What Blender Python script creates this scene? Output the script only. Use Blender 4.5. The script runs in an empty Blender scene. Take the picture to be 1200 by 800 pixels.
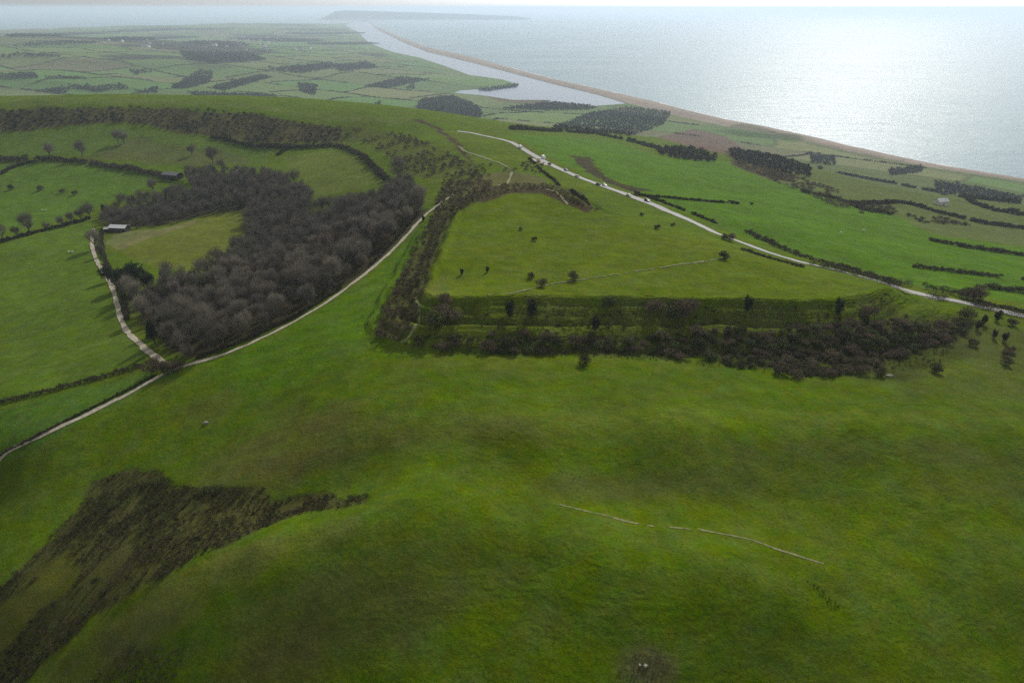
import bpy, bmesh, math, random
import numpy as np
from mathutils import Vector, Matrix
random.seed(7); RNG = np.random.default_rng(7)
sc = bpy.context.scene
C = sc.collection
# ------------------------------------------------------------------ camera, sky, sun, exposure
CAMZ = 305.0; PITCH = math.radians(26.05); F = 800.0
cd = bpy.data.cameras.new('camera'); cam = bpy.data.objects.new('camera', cd); C.objects.link(cam)
cam.location = (0, 0, CAMZ); cam.rotation_euler = (math.pi/2 - PITCH, 0, 0)
cd.lens = 24.0; cd.sensor_width = 36.0; cd.clip_start = 1.0; cd.clip_end = 400000.0
sc.camera = cam
SUN_AZ = 25.0; SUN_EL = 36.0
w = bpy.data.worlds.new('World'); sc.world = w; w.use_nodes = True
nt = w.node_tree; nt.nodes.clear()
sky = nt.nodes.new('ShaderNodeTexSky'); sky.sky_type = 'NISHITA'; sky.sun_disc = False
sky.sun_elevation = math.radians(SUN_EL); sky.sun_rotation = math.radians(SUN_AZ)
sky.altitude = 300; sky.air_density = 1.0; sky.dust_density = 2.0; sky.ozone_density = 1.0
bg = nt.nodes.new('ShaderNodeBackground'); bg.inputs[1].default_value = 0.13
wo = nt.nodes.new('ShaderNodeOutputWorld')
hsw = nt.nodes.new('ShaderNodeHueSaturation'); hsw.inputs['Saturation'].default_value = .05
nt.links.new(sky.outputs[0], hsw.inputs['Color']); nt.links.new(hsw.outputs[0], bg.inputs[0]); nt.links.new(bg.outputs[0], wo.inputs[0])
sl = bpy.data.lights.new('sun', 'SUN'); sl.energy = 3.5; sl.angle = math.radians(0.5); sl.color = (1.0, 0.955, 0.89)
so = bpy.data.objects.new('sun', sl); C.objects.link(so)
a = math.radians(SUN_AZ); e = math.radians(SUN_EL)
sd_ = Vector((math.sin(a)*math.cos(e), math.cos(a)*math.cos(e), math.sin(e)))
so.rotation_euler = sd_.to_track_quat('Z', 'Y').to_euler(); so.location = (300, 600, 700)
sc.view_settings.view_transform = 'Standard'; sc.view_settings.look = 'None'
sc.view_settings.exposure = 0.0; sc.view_settings.gamma = 1.0; sc.view_settings.use_curve_mapping = False
sc.cycles.use_denoising = False
sc.cycles.max_bounces = 5; sc.cycles.diffuse_bounces = 2; sc.cycles.glossy_bounces = 2
sc.cycles.transmission_bounces = 3; sc.cycles.volume_bounces = 2; sc.cycles.transparent_max_bounces = 6
sc.cycles.sample_clamp_indirect = 4.0

# ------------------------------------------------------------------ maths helpers
cP, sP = math.cos(PITCH), math.sin(PITCH)
def ray(px, py):
    px = np.asarray(px, float); py = np.asarray(py, float)
    r = (px-600)/F; u = (400-py)/F
    d = np.stack([r, cP + u*sP, -sP + u*cP], -1)
    return d
def unproj(px, py, z):
    d = ray(px, py); t = (z-CAMZ)/d[..., 2]
    return np.stack([d[..., 0]*t, d[..., 1]*t], -1)
def hash2(ix, iy, seed):
    h = (ix.astype(np.int64)*374761393 + iy.astype(np.int64)*668265263 + seed*1442695041) & 0x7fffffff
    h = ((h ^ (h >> 13))*1274126177) & 0x7fffffff
    return ((h ^ (h >> 16)) & 0xffff)/65535.0
def noise(x, y, s, seed=0):
    x = x/s; y = y/s
    ix = np.floor(x); iy = np.floor(y); fx = x-ix; fy = y-iy
    fx = fx*fx*fx*(fx*(fx*6-15)+10); fy = fy*fy*fy*(fy*(fy*6-15)+10)
    a = hash2(ix, iy, seed); b = hash2(ix+1, iy, seed); c = hash2(ix, iy+1, seed); d = hash2(ix+1, iy+1, seed)
    return (a*(1-fx)*(1-fy)+b*fx*(1-fy)+c*(1-fx)*fy+d*fx*fy)*2-1
def fbm(x, y, s, o=3, seed=0):
    v = 0; am = 1; tot = 0
    for i in range(o):
        ca, sa = math.cos(i*1.3+.4), math.sin(i*1.3+.4)
        v = v+am*noise(x*ca-y*sa, x*sa+y*ca, s, seed+i*17); tot += am; am *= .5; s *= .5
    return v/tot
def sstep(a, b, x):
    t = np.clip((x-a)/(b-a), 0, 1); return t*t*(3-2*t)
def seg_dist(X, Y, P, closed=True):
    P = np.asarray(P, float); n = len(P); d = np.full(X.shape, 1e18)
    for i in range(n if closed else n-1):
        a = P[i]; b = P[(i+1) % n]; ab = b-a; L = max(ab@ab, 1e-9)
        t = np.clip(((X-a[0])*ab[0]+(Y-a[1])*ab[1])/L, 0, 1)
        d = np.minimum(d, (X-a[0]-t*ab[0])**2+(Y-a[1]-t*ab[1])**2)
    return np.sqrt(d)
def inside(X, Y, P):
    P = np.asarray(P, float); n = len(P); r = np.zeros(X.shape, bool)
    for i in range(n):
        x1, y1 = P[i]; x2, y2 = P[(i+1) % n]
        if y1 == y2: continue
        c = ((y1 > Y) != (y2 > Y)) & (X < (x2-x1)*(Y-y1)/(y2-y1)+x1)
        r ^= c
    return r
def sdist(X, Y, P):          # positive inside
    d = seg_dist(X, Y, P); return np.where(inside(X, Y, P), d, -d)

# ------------------------------------------------------------------ terrain: one height field
HFALL = 10.8
castle_px = [(506,353),(570,354),(640,352),(700,350),(760,349),(830,349),(900,350),(985,352),(1022,340),(1040,329),(1000,315),(940,297),(850,272),
             (760,254),(692,243),(668,230),(640,223),(600,223),(565,232),(536,246),(520,275),(507,310),(498,340)]
castle = unproj([p[0] for p in castle_px], [p[1] for p in castle_px], 214.0)
def castle_fall(X, Y):
    R = np.hypot(X, Y); out = np.ones_like(X)
    m = (R > 110) & (R < 620) & (np.abs(X) < 420) & (Y > 60)
    if m.any():
        x, y = X[m], Y[m]
        d = -sdist(x+1.5*noise(x, y, 14, 5)+.8*noise(x, y, 5, 15), y+1.5*noise(x, y, 14, 6)+.8*noise(x, y, 5, 16), castle)
        u1 = np.clip((d+.3)/9.6, 0, 1); u1 = u1-1.0*np.sin(6*np.pi*u1)/(6*np.pi); u2 = np.clip((d-14.2)/8.6, 0, 1); u2 = u2-1.0*np.sin(4*np.pi*u2)/(4*np.pi)
        prof_ = (6.4*u1 + 4.4*u2 + .7*np.exp(-((d-10.2)/1.3)**2) - 1.0*np.exp(-((d+1.4)/1.3)**2) - 1.0*np.exp(-((d-12.6)/1.4)**2) - .35*np.exp(-((d-4.2)/.8)**2)
                  - 4.8*np.exp(-((d-3)/6.0)**2)*sstep(330, 380, y))/HFALL
        dr = seg_dist(x, y, castle[9:15], False); do_ = np.minimum(seg_dist(x, y, castle[:10], False), seg_dist(x, y, castle[14:], False))
        ws_ = sstep(-14, 14, do_-dr); out[m] = prof_*(1-ws_)+sstep(-20, 60, d)*ws_
    return out
ctrl = [ # px, py, z, outside(0/1)
 (600,800,193.5),(300,800,187),(0,800,160),(900,800,193.5),(1200,800,190),(-150,800,150),(1350,800,182),
 (600,700,198.5),(300,700,193),(150,690,184),(0,700,167),(60,760,171),(150,770,180),
 (520,585,205.2),(430,605,204.2),(300,640,197),(200,690,189),(700,648,204),(850,660,203),(950,720,199),(620,620,203.5),
 (760,575,200.6),(900,600,200),(1100,620,199),(1000,680,200),(1200,680,196),(600,545,203),
 (300,560,192),(100,560,174),(0,560,164),(200,590,182),(330,590,190),(420,575,198),(120,640,176),(0,620,165),
 (600,505,207),(400,480,202),(800,500,206.8),(1000,492,206.5),(1200,500,204),(1000,525,204.4),(880,522,204.6),(1200,560,200),
 (600,450,205),(800,455,205),(450,440,204.5),(1000,455,205.5),(1180,440,203),(1180,400,203),(700,430,206),(600,430,205.5),
 (250,430,189),(330,480,194),(250,500,187),(420,400,202.5),(430,330,199),
 (0,540,170),(100,480,179),(200,430,186),(350,370,194),(430,320,198),(515,240,205),(480,285,202),
 (0,465,168),(80,440,172),(0,400,160),(100,400,168),(100,330,160),(30,330,152),(0,280,150),(100,280,155),(170,400,178),(145,340,168),
 (150,262,153),(300,300,166),(450,240,190),(250,370,176),(400,270,182),(210,280,160),(330,260,168),(250,240,158),
 (60,225,150),(0,240,146),(60,192,160),(150,200,163),(300,200,170),(200,165,174),(60,168,170),(300,180,172),(390,200,178),(450,200,188),
 (200,152,180),(60,149,180),(330,168,180),(400,168,182),(60,125,199),(200,125,199),(300,130,199),(60,112,201),(200,113,201),(330,126,200),(0,112,201),
 (420,160,188),(470,170,193),(520,185,198),(450,140,199),(480,140,200),(400,136,199),(500,220,200),(540,170,201),(570,190,204),(600,205,205),(540,200,203),
 (560,156,192),(600,166,197),(640,190,200),(700,215,201),(800,253,203),(900,296,205),(1000,322,204),(1065,341,204),(1140,356,204),(1200,368,203),
 (800,220,187),(740,205,190),(1000,250,170),(900,210,160),(1200,320,182),(1200,285,158),(1100,250,145),(1100,310,190),(1200,240,100),(1000,210,115),(900,185,135),(700,170,170),(800,185,155),
 (830,170,110),(880,152,85),(760,170,145),(640,155,165),(700,150,60),(600,148,90),
 (1100,212,30),(1000,193,40),(1200,228,22),(1150,245,75),(950,175,45),(800,145,18),(1300,240,20),(1320,300,120),(1350,400,190),(1350,500,196),
 (-120,130,199),(-120,112,201),(-120,160,176),(-120,230,146),(-120,330,150),(-120,450,160),(-120,600,155),
 (740,140,45),(520,128,50),(560,140,60),(600,132,22),(450,118,45),(300,95,60),(100,100,65),(230,65,75),(100,50,55),(400,85,30),(300,45,40),(420,60,15),(-100,60,70),(-100,95,70),
 (500,100,25),(620,125,8),(660,130,12),(350,105,55),(200,108,60),(0,104,60),
]
inner = [(600,300,214),(700,310,214),(800,320,213.5),(900,330,213),(1000,335,212),(560,330,214),(640,340,214),(850,290,212),(600,250,214),(650,240,214),(760,270,213),(550,270,213.5),(520,330,213.5),(900,345,213),(700,345,214),(800,345,213.5)]
cx = []; cz = []
for p in ctrl:
    cx.append(unproj(p[0], p[1], p[2])); cz.append((p[2], 1))
for p in inner:
    cx.append(unproj(p[0], p[1], p[2])); cz.append((p[2], 0))
for th, r, z in [(60,150,185),(60,400,185),(65,900,120),(70,1500,30),(80,3000,5),(110,150,180),(110,600,150),(120,2500,60),(180,150,175),(180,600,160),(179,2500,80),(-180,10000,60),
                 (-60,150,160),(-60,400,145),(-60,900,190),(-60,2500,70),(-60,9000,60),(-110,150,160),(-110,600,150),(-110,2500,80),(-110,10000,60),(110,10000,20),(60,10000,0),
                 (0,30,178),(-90,30,172),(90,30,178),(180,30,175),(-25,14000,50),(-10,15000,40),(0,15000,5),(20,15000,0),(10,42000,0),(-30,42000,0),(-179,42000,20)]:
    t = math.radians(th); cx.append(np.array([r*math.sin(t), r*math.cos(t)])); cz.append((z, 1))
cx = np.array(cx); cz = np.array(cz, float)
czz = cz[:, 0] + HFALL*castle_fall(cx[:, 0].copy(), cx[:, 1].copy())
cu = np.stack([np.arctan2(cx[:, 0], cx[:, 1]), np.log(np.hypot(cx[:, 0], cx[:, 1]))], -1)
def kern(d2): return np.where(d2 > 1e-12, .5*d2*np.log(np.maximum(d2, 1e-12)), 0)
n = len(cu)
K = kern(((cu[:, None]-cu[None])**2).sum(-1)); K[np.arange(n), np.arange(n)] += 2e-4
A = np.zeros((n+3, n+3)); A[:n, :n] = K; A[:n, n] = 1; A[:n, n+1:] = cu; A[n, :n] = 1; A[n+1:, :n] = cu.T
sol = np.linalg.solve(A, np.concatenate([czz, np.zeros(3)]))
def base_h(TH, L):
    out = np.full(TH.shape, sol[n])+sol[n+1]*TH+sol[n+2]*L
    for i in range(n):
        d2 = (TH-cu[i, 0])**2+(L-cu[i, 1])**2
        out += sol[i]*kern(d2)
    return out
# waters (outlines lie on the z = 0 plane)
sea_edge_px = [(432,24),(437,28),(443,32),(470,44),(500,55),(550,66),(600,80),(650,93),(700,104),(767,119),(800,128),(850,140),(900,149),(950,160),(1000,172),(1050,183),(1100,193),(1150,201),(1200,209)]
inner_px = [(432,26),(437,30.5),(443,35.5),(470,49),(500,61),(550,73),(600,86),(650,99),(700,111),(733,121),(800,138),(850,149),(900,158),(950,168.5),(1000,180),(1050,190),(1100,199),(1150,207),(1200,215)]
shore_px = [(415,25),(405,30),(420,38),(433,51),(460,61),(493,68),(523,78),(550,88),(587,93),(608,99),(580,104),(540,106),(533,109),(567,112),(600,117),(647,117.5),(640,121),(693,124.5),(733,121.5)]
up = lambda L_, z=0.0: unproj([p[0] for p in L_], [p[1] for p in L_], z)
sea_edge = up(sea_edge_px); inner_edge = up(inner_px); shore = up(shore_px)
ext = sea_edge[-1]+(sea_edge[-1]-sea_edge[-4])/np.linalg.norm(sea_edge[-1]-sea_edge[-4])*1.0
dirv = (sea_edge[-1]-sea_edge[-4])/np.linalg.norm(sea_edge[-1]-sea_edge[-4])
ext1 = sea_edge[-1]+dirv*3000+np.array([500, 0]); ext2 = np.array([60000, ext1[1]-9000])
iext1 = inner_edge[-1]+dirv*3000+np.array([420, -60]); iext2 = np.array([60000, ext1[1]-9080])
far = lambda px, r: np.array([r*math.sin(math.atan2(px-600, 894)), r*math.cos(math.atan2(px-600, 894))])
sea_poly = np.concatenate([[far(455, 60000)], [far(436, 20500)], sea_edge, [ext1, ext2, (60000, 60000)]])
bay_poly = np.array([far(-400, 11500), far(-100, 11800), far(60, 12200), far(200, 13000), far(300, 14000), far(385, 15000), far(405, 17000), far(425, 19000), far(425, 60000), far(-1800, 60000), (-60000, 5000)])
lag_poly = np.concatenate([shore, inner_edge[:10][::-1]])
beach_poly = np.concatenate([sea_edge, [ext1, ext2], [iext2, iext1], inner_edge[::-1]])

fine = np.radians(np.arange(-50, 50.01, .1)); co = np.radians(np.arange(52.5, 307.6, 2.5))
TH = np.concatenate([fine, co]); TH = np.where(TH > math.pi, TH, TH)
LR = np.concatenate([np.arange(math.log(25), math.log(90), .02), np.arange(math.log(90), math.log(6000), .0055), np.arange(math.log(6000), math.log(44000), .012)])
nL, nT = len(LR), len(TH)
GL, GT = np.meshgrid(LR, TH, indexing='ij')
RR = np.exp(GL); GX = RR*np.sin(GT); GY = RR*np.cos(GT)
TW = np.where(GT > math.pi, GT-2*math.pi, GT)
fz = np.concatenate([np.arange(nL)])
GZ = base_h(TW, GL) - HFALL*castle_fall(GX, GY)
GZ = np.clip(GZ, 2.5, 216)
near = 1-sstep(900, 1600, RR)
GZ += near*(.5*fbm(GX, GY, 42, 2, 3)+.16*noise(GX, GY, 9, 9)+.08*noise(GX, GY, 3.7, 19)*(RR < 300))
hc = unproj(np.array([885.0]), np.array([162.0]), 30.0)[0]
GZ += 34*np.exp(-(((GX-hc[0])/105)**2+((GY-hc[1])/85)**2))
for hx, hy, ax, ay, hh_, ro in [(330,96,520,170,34,.2),(130,98,560,190,36,-.1),(60,76,700,260,44,.1),(250,76,800,240,46,-.15),(400,68,700,260,36,.1),(160,60,1200,400,50,0),(330,54,1500,450,50,.1)]:
    c_ = unproj(np.array([float(hx)]), np.array([float(hy)]), 60.0)[0]; u_, v_ = GX-c_[0], GY-c_[1]; GZ += 1.5*hh_*np.exp(-(((u_*math.cos(ro)+v_*math.sin(ro))/ax)**2+((-u_*math.sin(ro)+v_*math.cos(ro))/ay)**2))
farw = sstep(1500, 3200, RR)
GZ += farw*(38*fbm(GX, GY, 1100, 3, 31)+ 9*sstep(4500, 8000, RR)*fbm(GX, GY, 1500, 2, 77))*sstep(5, 45, GZ)
GZ = np.maximum(GZ, 2.5)
m = RR > 1150
x, y = GX[m], GY[m]; z = GZ[m]
dsea = seg_dist(x, y, sea_edge, False); isea = inside(x, y, sea_poly)|inside(x, y, bay_poly)
dsea = np.minimum(dsea, seg_dist(x, y, [sea_edge[-1], ext1, ext2], False))
dlag = sdist(x, y, lag_poly); ib = inside(x, y, beach_poly)
din = seg_dist(x, y, np.concatenate([inner_edge, [iext1, iext2]]), False)
z = np.where(ib, np.minimum(np.minimum(.3+dsea*.10, 9.5), 1.5+din*.13), z)
lnd = ~ib & ~isea & (dlag < 0)
z = np.where(lnd, np.minimum(z, np.minimum(2+din*.10+0*z, .4+np.maximum(-dlag, 0)*.06)), z)
z = np.where(dlag > 0, -np.minimum(1.5+dlag*.03, 3), z)
z = np.where(isea & ~ib, -4.0, z)
# the far isle at the end of the shingle bank
ang = np.degrees(np.arctan2(x, y)); r_ = np.hypot(x, y)
pxa = 600+894*np.tan(np.arctan2(x, y))
prof = np.interp(pxa, [372, 380, 392, 405, 440, 500, 560, 600, 625], [-4, 35, 118, 128, 116, 92, 62, 38, -4])
prof = np.where(prof > 0, prof*1.75, prof); prof *= sstep(20500, 21200, r_)*(1-sstep(23500, 24200, r_))
prof = prof + 6*noise(x, y, 700, 4)*(prof > 20)
z = np.where(prof > 2, np.maximum(z, prof), z)
GZ[m] = z
# sampler
TI = np.arange(nT)
def H(X, Y):
    X = np.asarray(X, float); Y = np.asarray(Y, float)
    l = np.log(np.maximum(np.hypot(X, Y), 26)); t = np.arctan2(X, Y); t = np.where(t < TH[0], t+2*math.pi, t)
    fi = np.clip(np.interp(l, LR, np.arange(nL)), 0, nL-1.001); fj = np.clip(np.interp(t, TH, TI), 0, nT-1.001)
    i = fi.astype(int); j = fj.astype(int); u = fi-i; v = fj-j
    return GZ[i, j]*(1-u)*(1-v)+GZ[i+1, j]*u*(1-v)+GZ[i, j+1]*(1-u)*v+GZ[i+1, j+1]*u*v
TS = np.exp(np.linspace(math.log(60), math.log(42000), 1500))
def hit(px, py):
    px = np.atleast_1d(np.asarray(px, float)); py = np.atleast_1d(np.asarray(py, float)); out = []
    for p, q in zip(px, py):
        d = ray(p, q); d = d/np.linalg.norm(d)
        X = d[0]*TS; Y = d[1]*TS; Z = CAMZ+d[2]*TS; h = np.maximum(H(X, Y), 0); g = Z-h
        k = np.argmax(g < 0)
        if not (g < 0).any(): k = len(TS)-1
        k = max(k, 1); f = g[k-1]/(g[k-1]-g[k]+1e-12); t = TS[k-1]+(TS[k]-TS[k-1])*min(max(f, 0), 1)
        out.append((d[0]*t, d[1]*t))
    return np.array(out)
def dens(pts, step, closed=False):
    o = []; n_ = len(pts)
    for i in range(n_ if closed else n_-1):
        a, b = np.array(pts[i], float), np.array(pts[(i+1) % n_], float)
        k = max(1, int(math.ceil(np.linalg.norm(b-a)/step)))
        for j in range(k): o.append(a+(b-a)*j/k)
    if not closed: o.append(np.array(pts[-1], float))
    return np.array(o)
def hp(pts, step=14, closed=True):
    d = dens(pts, step, closed); return hit(d[:, 0], d[:, 1])
def smooth(P, k=2):
    P = np.array(P, float)
    for _ in range(k):
        Q = [P[0]]
        for i in range(len(P)-1): Q += [P[i]*.75+P[i+1]*.25, P[i]*.25+P[i+1]*.75]
        Q.append(P[-1]); P = np.array(Q)
    return P

# ------------------------------------------------------------------ ground cover and some slope light, painted on the ground sheet
G = dict(grass=(.066,.108,.008), lush=(.060,.122,.009), olive=(.086,.110,.010), brown=(.085,.080,.024), wood=(.050,.042,.024), bracken=(.062,.044,.028),
         plough=(.115,.085,.062), beach=(.27,.225,.185), reed=(.10,.082,.05), low=(.075,.115,.040), chalk=(.36,.33,.26), straw=(.115,.115,.035), scrubf=(.050,.052,.020), gravel=(.2,.16,.12))
COL = np.empty(GX.shape+(3,)); 
nf = fbm(GX, GY, 45, 3, 51)[..., None]; nf2 = fbm(GX, GY, 11, 3, 61)[..., None]
COL[:] = np.array(G['grass'])
t = np.clip(.35+.9*nf+.35*nf2, 0, 1); COL[:] = COL*(1-t*.5)+np.array(G['olive'])*t*.5
t = np.clip(-.1+1.1*fbm(GX*.6, GY*1.2, 30, 4, 71), 0, 1)[..., None]; COL[:] = COL*(1-t*.6)+np.array(G['brown'])*t*.6
TER = np.zeros(GX.shape); RUF = np.zeros(GX.shape)
def paint(P, col, soft=1.5, amt=1.0, wob=1.0, ws=12, rmin=0, rmax=1e9, ruf=0, jit=.12):
    x0, y0 = P.min(0)-soft*3-wob; x1, y1 = P.max(0)+soft*3+wob
    mm = (GX > x0) & (GX < x1) & (GY > y0) & (GY < y1) & (RR > rmin) & (RR < rmax)
    if not mm.any(): return
    x, y = GX[mm], GY[mm]
    s = sdist(x+wob*fbm(x, y, ws, 2, 91), y+wob*fbm(x, y, ws, 2, 92), P)
    t = (sstep(-soft, soft, s)*amt)[:, None]
    c = np.array(G[col] if isinstance(col, str) else col)*(1+jit*fbm(x, y, ws*2, 3, 93)[:, None])
    COL[mm] = COL[mm]*(1-t)+c*t
    if ruf: RUF[mm] = np.maximum(RUF[mm], ruf*t[:, 0])
def blob(px, py, rx, ry, col, amt, ws=8, ruf=0):   # a soft-edged patch of colour in the turf, radii in metres
    c = hit(px, py)[0]
    mm = (np.abs(GX-c[0]) < rx*2.2) & (np.abs(GY-c[1]) < ry*2.2)
    x, y = GX[mm], GY[mm]
    d = np.hypot((x-c[0])/rx, (y-c[1])/ry)+.45*fbm(x, y, ws, 4, int(px))
    t = ((1-sstep(.45, 1.25, d))*amt)[:, None]; cc = np.array(G[col] if isinstance(col, str) else col)
    COL[mm] = COL[mm]*(1-t)+cc*t
    if ruf: RUF[mm] = np.maximum(RUF[mm], ruf*t[:, 0])
# lowland patchwork of fields
mm = (RR > 1100)
x, y = GX[mm], GY[mm]
wx = x+90*fbm(x, y, 420, 2, 11); wy = y+90*fbm(x, y, 420, 2, 12)
FS = 330.0
ca, sa = math.cos(.5), math.sin(.5)
qx, qy = (wx*ca-wy*sa)/FS, (wx*sa+wy*ca)/FS
row = np.floor(qy); qx2 = qx+.5*(row % 2)*1.0+hash2(row, row*0, 5)*.8
cell = hash2(np.floor(qx2), row, 8); cell2 = hash2(np.floor(qx2), row, 9)
pal = np.array([(.066,.110,.034),(.082,.122,.040),(.055,.118,.030),(.092,.108,.046),(.112,.112,.055),(.062,.100,.036),(.10,.085,.055),(.072,.128,.035)])
c = (pal[(cell*7.99).astype(int)]*.6+pal.mean(0)*.4)*(1.25+.25*cell2[:, None])
edge = np.minimum(np.minimum(qx2-np.floor(qx2), 1-(qx2-np.floor(qx2)))*FS, np.minimum(qy-row, 1-(qy-row))*FS)
te = (1-sstep(2, 7+np.hypot(x, y)*.001, edge))[:, None]*(.45); c = c*(1-te)+np.array(G['wood'])*te
tw = sstep(.28, .42, fbm(x, y, 900, 4, 131))[:, None]*sstep(2800, 3600, np.hypot(x, y))[:, None]; c = c*(1-tw)+np.array((.045,.045,.03))*tw
COL[mm] = COL[mm]*(1-(sstep(1150, 1300, RR[mm]))[:, None])+c*sstep(1150, 1300, RR[mm])[:, None]
# fields near by
F1 = hp([(600,158),(660,160),(720,166),(780,186),(840,188),(862,190),(900,208),(960,228),(1040,246),(1090,275),(1210,292),(1210,357),(1120,343),(1060,333),(1000,312),(945,300),(880,280),(800,247),(740,223),(680,202),(640,182)])
paint(F1, 'lush', 2.5, 1, 2, rmax=1400)
paint(hp([(862,192),(905,180),(960,186),(1100,205),(1210,228),(1210,290),(1090,274),(1040,246),(960,228),(900,210)]), (.078,.100,.030), 4, .9, 6, 30, rmax=1500)
paint(hp([(770,161),(812,151),(850,160),(872,174),(850,181),(812,173)]), 'plough', 4, 1, 2)
paint(hp([(668,183),(690,184),(700,198),(716,210),(742,219),(765,224),(742,225),(712,215),(688,203)]), (.060,.052,.028), 1.5, .95, 4, 10, ruf=1)
paint(hp([(848,176),(880,183),(935,205),(930,214),(890,206),(862,196)]), 'bracken', 3, .8, 6, 20, ruf=1)
paint(hp([(0,285),(60,270),(108,256),(104,290),(112,320),(135,350),(150,385),(175,415),(165,430),(80,452),(0,472)]), (.070,.118,.016), 3, .75, 3, rmax=900)
paint(hp([(0,192),(60,190),(130,199),(178,208),(165,222),(110,245),(60,262),(0,272)]), (.070,.128,.018), 3, .8, 3, rmax=1200)
paint(hp([(0,158),(60,152),(100,146),(150,147),(200,157),(250,166),(320,176),(310,190),(230,190),(120,180),(0,184)]), (.072,.118,.020), 3, .8, 3, rmax=1200)
paint(hp([(125,290),(170,275),(230,256),(290,244),(287,270),(262,304),(230,320),(180,312),(150,300)]), (.100,.118,.020), 2, .95, 2)
paint(hp([(330,184),(390,176),(420,187),(450,213),(410,222),(372,232),(350,205)]), (.090,.118,.022), 2, .9, 2)
paint(hp([(0,545),(100,492),(200,440),(165,436),(80,458),(0,480)]), (.055,.110,.016), 2, .8, 2)
paint(hp([(235,430),(330,388),(380,358),(430,322),(470,287),(500,262),(505,280),(470,330),(445,370),(430,400),(380,440),(300,470)]), 'lush', 5, .65, 3)
paint(hp([(10,126),(100,122),(200,122),(300,127),(395,143),(480,146),(480,138),(390,134),(330,127),(250,118),(120,114),(0,114)]), (.085,.115,.022), 4, .8, 3, rmax=1400)
# near hill: patches, with slope light painted as pale crest and dark lower bands
paint(castle, (.082,.118,.008), 3, .6, 2)
for b in [(330,520,26,16,'brown',.85),(420,515,22,8,'brown',.6),(780,572,26,5,(.06,.075,.018),.6),(700,570,22,6,'brown',.45),(1010,528,44,5,(.06,.072,.018),.6),(560,500,26,8,'brown',.45),
          (190,715,12,7,'straw',.6),(150,740,10,6,'straw',.5),(330,640,22,5,'straw',.45),(260,665,16,5,'straw',.5),(400,720,26,10,(.06,.066,.022),.6),(520,650,28,8,(.055,.066,.016),.5),
          (760,780,6,4,'reed',.8),(100,790,12,9,(.05,.05,.02),.7),(300,790,14,8,(.085,.075,.025),.6),(900,560,25,6,(.055,.075,.016),.5),(1120,450,40,12,(.06,.075,.02),.6),
          (1180,410,30,20,(.062,.075,.024),.7),(620,425,60,5,'olive',.6),(850,490,70,5,(.095,.135,.016),.7),(480,492,50,4,(.09,.13,.016),.6),(1120,490,40,5,(.095,.13,.016),.6),(100,620,18,9,'grass',.6),(240,480,14,8,'brown',.45),(600,350,30,6,'olive',.3)]:
    blob(b[0], b[1], b[2], b[3], b[4], b[5]*.75)
# scrub and wood floors
wood_px = [(150,345),(200,330),(232,334),(262,317),(285,287),(292,258),(300,222),(330,212),(355,220),(368,248),(395,242),(450,236),(462,222),(478,220),(488,235),(500,250),(470,283),(430,317),(380,351),(330,381),(280,401),(235,420),(212,420),(192,405),(172,378),(155,358)]
strip_px = [(122,268),(160,266),(190,264),(240,252),(292,244),(302,226),(290,214),(240,226),(200,232),(150,244),(126,250)]
upper_px = [(218,207),(240,204),(300,206),(330,212),(305,226),(228,224)]
W_main, W_strip, W_up = hp(wood_px), hp(strip_px), hp(upper_px)
for P in (W_main, W_strip, W_up): paint(P, 'wood', 3, .95, 2, ruf=.6)
scarp_px = [(-40,131),(0,130),(100,127),(200,128),(300,135),(330,142),(400,150),(398,167),(330,168),(290,168),(245,160),(200,153),(150,144),(100,144),(60,150),(0,156),(-40,156)]
slope_px = [(402,152),(440,152),(480,160),(522,180),(556,198),(560,210),(548,214),(520,214),(480,205),(452,182),(430,168),(405,165)]
ditch_px = [(520,213),(560,212),(575,216),(560,234),(534,250),(518,275),(504,310),(494,345),(486,380),(470,404),(440,398),(440,380),(458,350),(472,320),(490,285),(503,262),(512,240)]
gully_px = [(-60,745),(0,690),(40,652),(75,612),(95,590),(112,563),(150,553),(185,550),(205,566),(240,574),(280,572),(312,572),(318,588),(365,580),(430,582),(425,590),(345,603),(300,622),(245,645),(215,662),(180,680),(150,697),(112,716),(95,738),(60,765),(25,805),(-30,850),(-90,850)]
gully_old = [(60,600),(110,562),(170,553),(240,560),(300,572),(318,580),(330,592),(370,584),(430,582),(425,592),(360,603),(300,622),(240,650),(200,670),(150,700),(110,730),(60,775),(20,820),(-60,820),(-60,700),(0,680),(60,635)]
open_px = [(-80,735),(-5,712),(30,690),(60,655),(84,640),(98,664),(84,690),(50,712),(24,742),(-10,775),(-80,810)]
Open = hp(open_px)
Scarp, Slope, Ditch, Gully = hp(scarp_px), hp(slope_px), hp(ditch_px), hp(gully_px)
paint(Scarp, (.080,.062,.036), 3, .75, 6, 25, ruf=1); paint(Slope, (.085,.098,.026), 3, .6, 5, 20, ruf=1); paint(Ditch, (.085,.085,.032), 2, .8, 3, 12, ruf=1)
paint(hp([(500,345),(520,320),(512,345)]), 'straw', 2, .5)
paint(Gully, (.085,.085,.030), 1.2, .8, 2, 6, ruf=1)
paint(Open, (.105,.118,.020), 1.5, .8, 2, 8, ruf=.5)
paint(hp([(560,232),(600,221),(640,220),(662,232),(700,246),(690,250),(660,238),(635,226),(600,226),(565,238)]), 'bracken', 1.2, .9, 1.5, 8, ruf=.5)
paint(hp([(545,214),(560,205),(600,200),(640,210),(635,219),(600,220),(565,228)]), (.092,.085,.035), 2, .8, 2)
paint(hp([(480,140),(500,146),(522,160),(540,180),(560,200),(552,188),(535,165),(515,150),(492,140)]), 'bracken', 2, .9, 3, 10, ruf=.6)
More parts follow.
